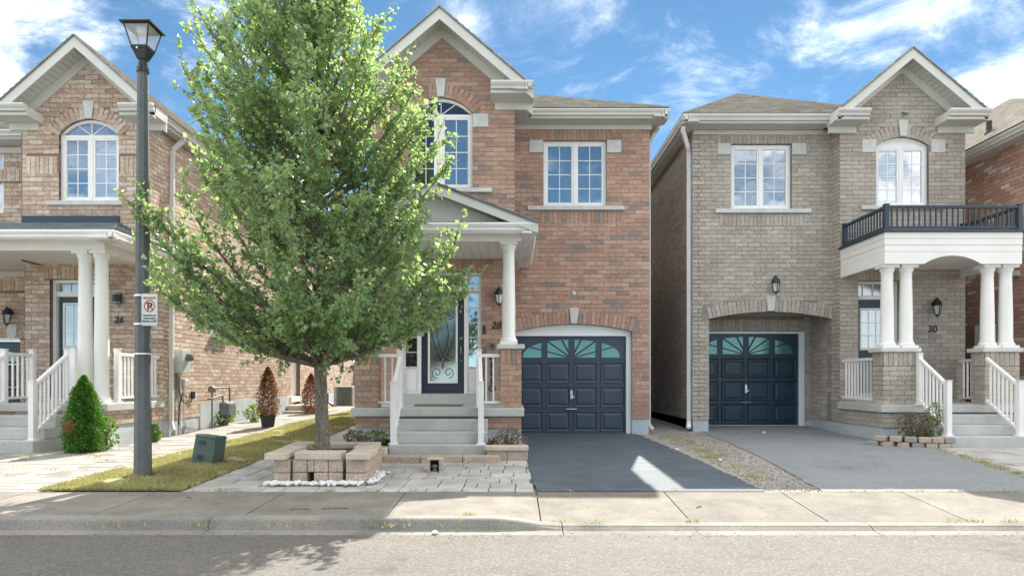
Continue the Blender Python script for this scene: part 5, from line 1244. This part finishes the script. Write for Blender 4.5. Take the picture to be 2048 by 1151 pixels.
m = MB(); m.tube([(XS+.12, 14.0, 1.2), (XS+.13, 13.98, .9), (XS+.14, 14.1, .7), (XS+.15, 14.25, .62), (XS+.15, 14.25, .8), (XS+.14, 14.1, .85), (XS+.13, 14.0, .6), (XS+.12, 13.98, .2)], .012, 6); m.build('cable', 'black_metal', Mt, smooth=True)
m = MB(); m.box(XS+.01, XS+.05, 14.75, 14.87, .72, .88); m.build('outlet_box', 'black_metal', Mt)
Gm = thing('gas_meter', 'grey gas meter and bent pipes in front of the sunlit side wall', 'gas meter', (XS+.3, 14.9, 0))
yg = 15.25; xg = XS+.35; m = MB(); m.tube([(xg-.1, yg, 0), (xg-.1, yg, .86)], .018, 8); m.tube([(xg-.1, yg, .86), (xg-.1, yg+.1, .95), (xg-.1, yg+.9, .95), (xg-.1, yg+.95, .9), (xg-.1, yg+.95, .6)], .022, 8); m.tube([(xg-.1, yg-.2, .7), (xg-.1, yg+.55, .78), (xg-.1, yg+.6, .6)], .02, 8); m.build('pipe', 'gas_grey', Gm, smooth=True)
m = MB(); m.lathe((xg-.1, yg-.0, .92), [(.03, -.06), (.075, -.05), (.085, 0), (.075, .05), (.03, .06)], 14, 'y'); m.build('regulator', 'gas_grey', Gm, smooth=True)
m = MB(); m.box(xg-.2, xg+.03, yg+.55, yg+1.05, .28, .62); m.build('meter_body', 'gas_grey', Gm, bevel=.06)
# air conditioner
ya, xa = 19.5, PX(686, 19.5); A = thing('air_conditioner', 'grey outdoor air conditioning unit at the end of the side passage', 'air conditioner', (xa, ya, .1))
zA = PZ(812, ya); zB = PZ(772, ya); wA = .27
m = MB(); m.box(xa-wA, xa+wA, ya, ya+.5, zA, zB); m.build('housing', 'meter_grey', A, bevel=.02)
m = MB()
for i in range(14): m.bar((xa-wA+.1, ya-.012, zA+.03+i*(zB-zA-.06)/13), (xa+wA-.03, ya-.012, zA+.03+i*(zB-zA-.06)/13), .008)
for i in range(9): m.bar((xa-wA+.1+i*.05, ya-.014, zA+.02), (xa-wA+.1+i*.05, ya-.014, zB-.02), .008)
m.build('grille', 'black_metal', A, 'stuff')
m = MB(); m.tube([(xa-wA-.25, ya+.3, zA+.35), (xa-wA-.22, ya+.2, zA+.1), (xa-wA-.05, ya+.1, zA+.02), (xa-wA, ya+.1, zA+.05)], .03, 7); m.build('hose', 'black_metal', A, smooth=True)
o = MB().box(XS+.1, XS+.75, 13.0, 13.18, -.06, .0).build('kerb_stone', 'cap_tan', bevel=.015); tag(o, 'loose concrete kerb stone lying by the downspout of number 26', 'kerb stone')
# doormat and HELLO board on the porch of 28
o = MB().box(-1.70, -.86, 11.95, 12.4, .667, .685).build('doormat', 'mat_brown'); tag(o, 'brown doormat before the glazed front door of number 28', 'doormat')
HB = thing('porch_sign', 'tall narrow wooden HELLO board leaning by the front door of 28', 'sign', (-.35, 12.8, .67))
def lean(m): m.v = [(x, y+(z-.67)*.09, z) for x, y, z in m.v]; return m
m = MB(); m.box(-.46, -.24, 12.78, 12.80, .667, 1.83); lean(m).build('board', 'wood_board', HB)
for i, ch in enumerate('HELLO'): z = PZ(718+15.5*i, 12.8)-.02; text_mesh(ch, .17, 'sign_black', 'letter', HB, (-.35, 12.775+(z-.67)*.09, z), ext=.003, off=.004)
m = MB(); zf = PZ(690, 12.8)
for k in range(10): a = k*math.pi/5; m.bar((-.35, 12.86, zf), (-.35+.08*math.cos(a), 12.855, zf+.08*math.sin(a)), .035, .006)
m.build('flower', 'flower_pale', HB); m = MB(); m.lathe((-.35, 12.86, zf), [(.035, 0), (.03, .02), (.01, .025)], 12, 'y'); m.build('flower_centre', 'mulch', HB)

# ================================================================= PLANTS
def bush(parent, c, rx, rz, n, size, mat, shape='ball', name='foliage', up=.3, stems=None, asp=.42):
    P_ = []; D_ = []
    while len(P_) < n:
        z = random.random(); a = random.uniform(0, 6.283); r = random.random()**.45
        if shape == 'cone': rad = rx*min(1, .78+z)*(1-z**2.4)**.85; bmp = 1+.13*math.sin(a*4+z*15)+.12*math.sin(z*34+a*5)+.08*math.sin(a*9)
        else: rad = rx*math.sqrt(max(0, 1-(2*z-1)**2))*1.0; bmp = 1+.3*math.sin(a*3+z*9+c[0]*7)*math.sin(z*7+a)
        x, y = r*rad*bmp*math.cos(a), r*rad*bmp*math.sin(a); P_.append((c[0]+x, c[1]+y, c[2]+z*rz)); D_.append((math.cos(a)*.7+random.gauss(0, .4), math.sin(a)*.7+random.gauss(0, .4), up+random.gauss(0, .4)))
    o = leaves(np.array(P_), np.array(D_), size, mat, name, parent, asp=asp)
    if stems:
        m = MB()
        for _ in range(stems):
            a = random.uniform(0, 6.28); r = rx*random.uniform(.2, .8); m.tube([(c[0]+random.gauss(0, .02), c[1]+random.gauss(0, .02), c[2]-.02), (c[0]+r*.5*math.cos(a), c[1]+r*.5*math.sin(a), c[2]+rz*.5), (c[0]+r*math.cos(a), c[1]+r*math.sin(a), c[2]+rz*random.uniform(.6, .95))], [.006, .004, .002], 4)
        m.build('stem', 'bark', parent, 'stuff')
    return o
yc = 11.0; xc = PX(170, yc); T2 = thing('cedar_shrub', 'dense bright green cedar shrub beside the porch steps of number 26', 'shrub', (xc, yc, -.05))
m = MB(); m.tube([(xc, yc, -.05), (xc, yc, 1.0)], [.03, .008]); m.build('trunk', 'bark', T2)
bush(T2, (xc-.02, yc, -.06), .29, 1.24, 15000, .036, 'leaf_cedar', 'cone', up=.7, asp=.3); bush(T2, (xc+.10, yc-.05, .0), .2, 1.05, 4500, .034, 'leaf_cedar', 'cone', up=.7, asp=.3)
bush(T2, (xc-.03, yc-.34, .28), .07, .2, 160, .035, 'leaf_dead', name='dead_foliage')
def potted(px_, y, gz_, h, rx, mat, label, pot=True, name='potted_conifer'):
    x = PX(px_, y); t = thing(name, label, 'dead conifer', (x, y, gz_)); zb_ = gz_
    if pot: m = MB(); m.lathe((x, y, gz_), [(.13, 0), (.165, .28), (.18, .28), (.18, .31), (.155, .31), (.15, .28)], 20); m.build('pot', 'pot_black', t); zb_ += .27
    m = MB(); m.tube([(x, y, zb_), (x, y, zb_+h*.9)], [.012, .004]); m.build('trunk', 'bark', t); bush(t, (x, y, zb_), rx, h, 5200, .042, mat, 'cone', up=.6, asp=.28)
potted(536, 15.6, .02, 1.12, .24, 'leaf_dead', 'dead brown conifer in a black pot by the side wall'); potted(622, 20.6, .16, 1.15, .3, 'leaf_red', 'rust red dead conifer beside the side door steps, without its pot showing', pot=False, name='dead_conifer')
def plant(px_, y, z, rx, h, n, size, mat, label, stems=8, name='shrub', cat='plant'):
    x = PX(px_, y); t = thing(name, label, cat, (x, y, z)); bush(t, (x, y, z), rx, h, n, size, mat, stems=stems, up=.6); return t
for i, (p_, y, r_, h, lab) in enumerate(((712, 10.5, .2, .36, 'dry grey green shrub at the left end of the porch of 28'), (752, 10.7, .24, .34, 'dark green low shrub between tree planter and front steps'))): plant(p_, y, -.02, r_, h, 420, .045, 'leaf_dry' if i == 0 else 'leaf_weed', lab, 14)
m = MB(); xq = PX(765, 10.9); m.lathe((xq, 10.9, -.05), [(.10, 0), (.13, .2), (.14, .2), (.14, .22), (.12, .22)], 16); o = m.build('plant_pot', 'pot_black'); tag(o, 'empty dark plant pot tucked beside the front steps of 28', 'pot')
plant(1018, 10.5, .06, .25, .3, 650, .035, 'leaf_dry', 'dry straw coloured plant spilling over the low planter by the driveway', 18)
plant(985, 10.6, .06, .08, .14, 70, .04, 'leaf_red', 'dark red wilted plant beside the right foot of the steps', 6)
plant(1835, 12.1, .09, .30, .42, 700, .045, 'leaf_dry', 'dry weedy plant in the curved stone bed of number 30', 16)
t = plant(1870, 12.0, .09, .18, .62, 300, .04, 'leaf_weed', 'tall thin green weeds against the steps of number 30', 12)
for p_, y, r_, h, lab in ((448, 16.0, .2, .35, 'leafy green weed at the wall foot, nearest the gas meter'), (455, 17, .25, .5, 'tall climbing weed against the foundation of 26'), (508, 17.0, .22, .45, 'bushy weed just left of the potted dead conifer'), (213, 11.4, .17, .55, 'flowering weed between cedar shrub and porch corner'), (308, 12.6, .09, .35, 'thin weed at the porch corner behind the lamp post')): plant(p_, y, G(y)-.02, r_, h, 380, .055, 'leaf_weed', lab, 10, 'weed', 'weed')
def tuft(x, y, r, n, hgt, mat='grass_blade'):
    return [(x+random.gauss(0, r), y+random.gauss(0, r*.6)) for _ in range(n)]
pts_ = []
for x in (-3.1, -.25, .5, .62, 1.5, 4.3, 4.5, 4.62, 6.1): pts_ += tuft(x+random.uniform(-.2, .2), 6.40, .05, random.randint(6, 26), .03)
for _ in range(60): x = random.uniform(-4, 6); pts_ += tuft(x, 7.57 if random.random() < .5 else 6.2, .03, 6, .02)
for _ in range(70): x = random.uniform(-10, -5.4); y = random.uniform(7.7, 12); pts_ += tuft(x, y, .05, 16, .03)
for _ in range(40): t_ = random.random(); pts_ += tuft(2.85+.3*random.random()+.3*t_, 8+6*t_, .07, 22, .04)
for _ in range(26): t_ = random.random(); pts_ += tuft(6.3+t_*.8, 7.9+t_*3.4, .06, 26, .04)
it = iter(pts_); blades('joint_weeds', len(pts_), lambda: (lambda q: (q[0], q[1], G(q[1])-(drop(q[0]) if q[1] < 6.6 else 0)+.002))(next(it)), .045, 'grass_blade', 'sparse weeds growing in the joints of paths and drives', 'weeds')
# gravel, crumbs and litter
m = MB()
for _ in range(1500):
    t_ = random.random(); y = 7.6+7*t_**1.3; x = random.uniform(2.86, 3.5+.6*(y-7.6)/7); m.rock((x, y, G(y)-.002), random.uniform(.006, .017), .6)
tag(m.build('gravel_stones', 'gravel_stone', kind='stuff'), 'loose grey gravel between the two asphalt driveways', 'gravel')
m = MB()
for _ in range(700):
    x = random.uniform(-6, 7); y = random.choice((6.03, 5.97, 6.12))+random.gauss(0, .03)-abs(random.gauss(0, .16)); s_ = random.uniform(.006, .018); z = -.255 if y > 5.95 else -.262; a = random.uniform(0, 3.14)
    m.add([(x-s_*math.cos(a), y-s_*math.sin(a), z), (x+s_*.4*math.sin(a), y-s_*.4*math.cos(a), z+.004), (x+s_*math.cos(a), y+s_*math.sin(a), z+.002), (x-s_*.4*math.sin(a), y+s_*.4*math.cos(a), z+.005)], [(0, 1, 2, 3)])
for _ in range(170):
    x = random.uniform(-5, 7); y = random.uniform(6.4, 7.5); s_ = random.uniform(.004, .012); z = G(y)-drop(x)*(7.55-y)/1.15+.003; m.add([(x-s_, y, z), (x, y-s_*.5, z+.003), (x+s_, y, z+.001), (x, y+s_*.5, z+.003)], [(0, 1, 2, 3)])
tag(m.build('leaf_litter', 'debris', kind='stuff'), 'brown crumbs of dead leaves along the gutter and footpath', 'leaf litter')
for px_, y, lab in ((1528, 14.4, 'scrap of white litter before the garage door of number 30'), (1440, 9.9, 'torn white paper on the gravel strip between the drives'), (1354, 11.2, 'small white scrap nearest the driveway edge on the gravel')):
    x = PX(px_, y); m = MB(); m.rock((x, y, G(y)+.02), .04, .6); tag(m.build('litter', 'litter_white'), lab, 'litter')
m = MB(); m.rock((PX(870, 6.1), 6.08, -.245), .03, .6); tag(m.build('stone', 'pebble'), 'pale stone lying in the gutter below the kerb', 'stone')

# back fence closing the side passages
FN = thing('board_fence', 'brown board fence far back between the houses, closing the side passage', 'fence', (-1, 30.5, .2))
me_ = MB().box(-.07, .07, -.012, .012, 0, 1.75).mesh('board'); me_.materials.append(MATS['fence_wood'])
for i in range(150):
    o = link('board', me_, FN); o.location = (-11+i*.155, random.uniform(-.006, .006), random.uniform(-.02, .02))
m = MB(); m.box(-12.1, 11.3, 30.52, 30.56, .5, .58); m.build('rail', 'fence_wood', FN); m = MB(); m.box(-12.1, 11.3, 30.52, 30.56, 1.6, 1.68); m.build('rail', 'fence_wood', FN)
# oil drips and tar-sealed cracks are in the asphalt itself; a few twigs lie on the footpath
m = MB()
for x, y, a, l in ((-2.05, 6.62, .1, .10), (-1.72, 6.66, .35, .13), (1.9, 6.9, 1.1, .07), (-3.4, 7.2, 2.0, .08)):
    z = G(y)+.006-drop(x)*(7.55-y)/1.15; m.tube([(x-l*math.cos(a), y-l*.4*math.sin(a), z), (x, y+.01, z+.004), (x+l*math.cos(a), y+l*.4*math.sin(a), z)], .005, 5)
tag(m.build('twigs', 'bark', kind='stuff'), 'dark twigs dropped on the footpath in front of the tree planter', 'twigs')
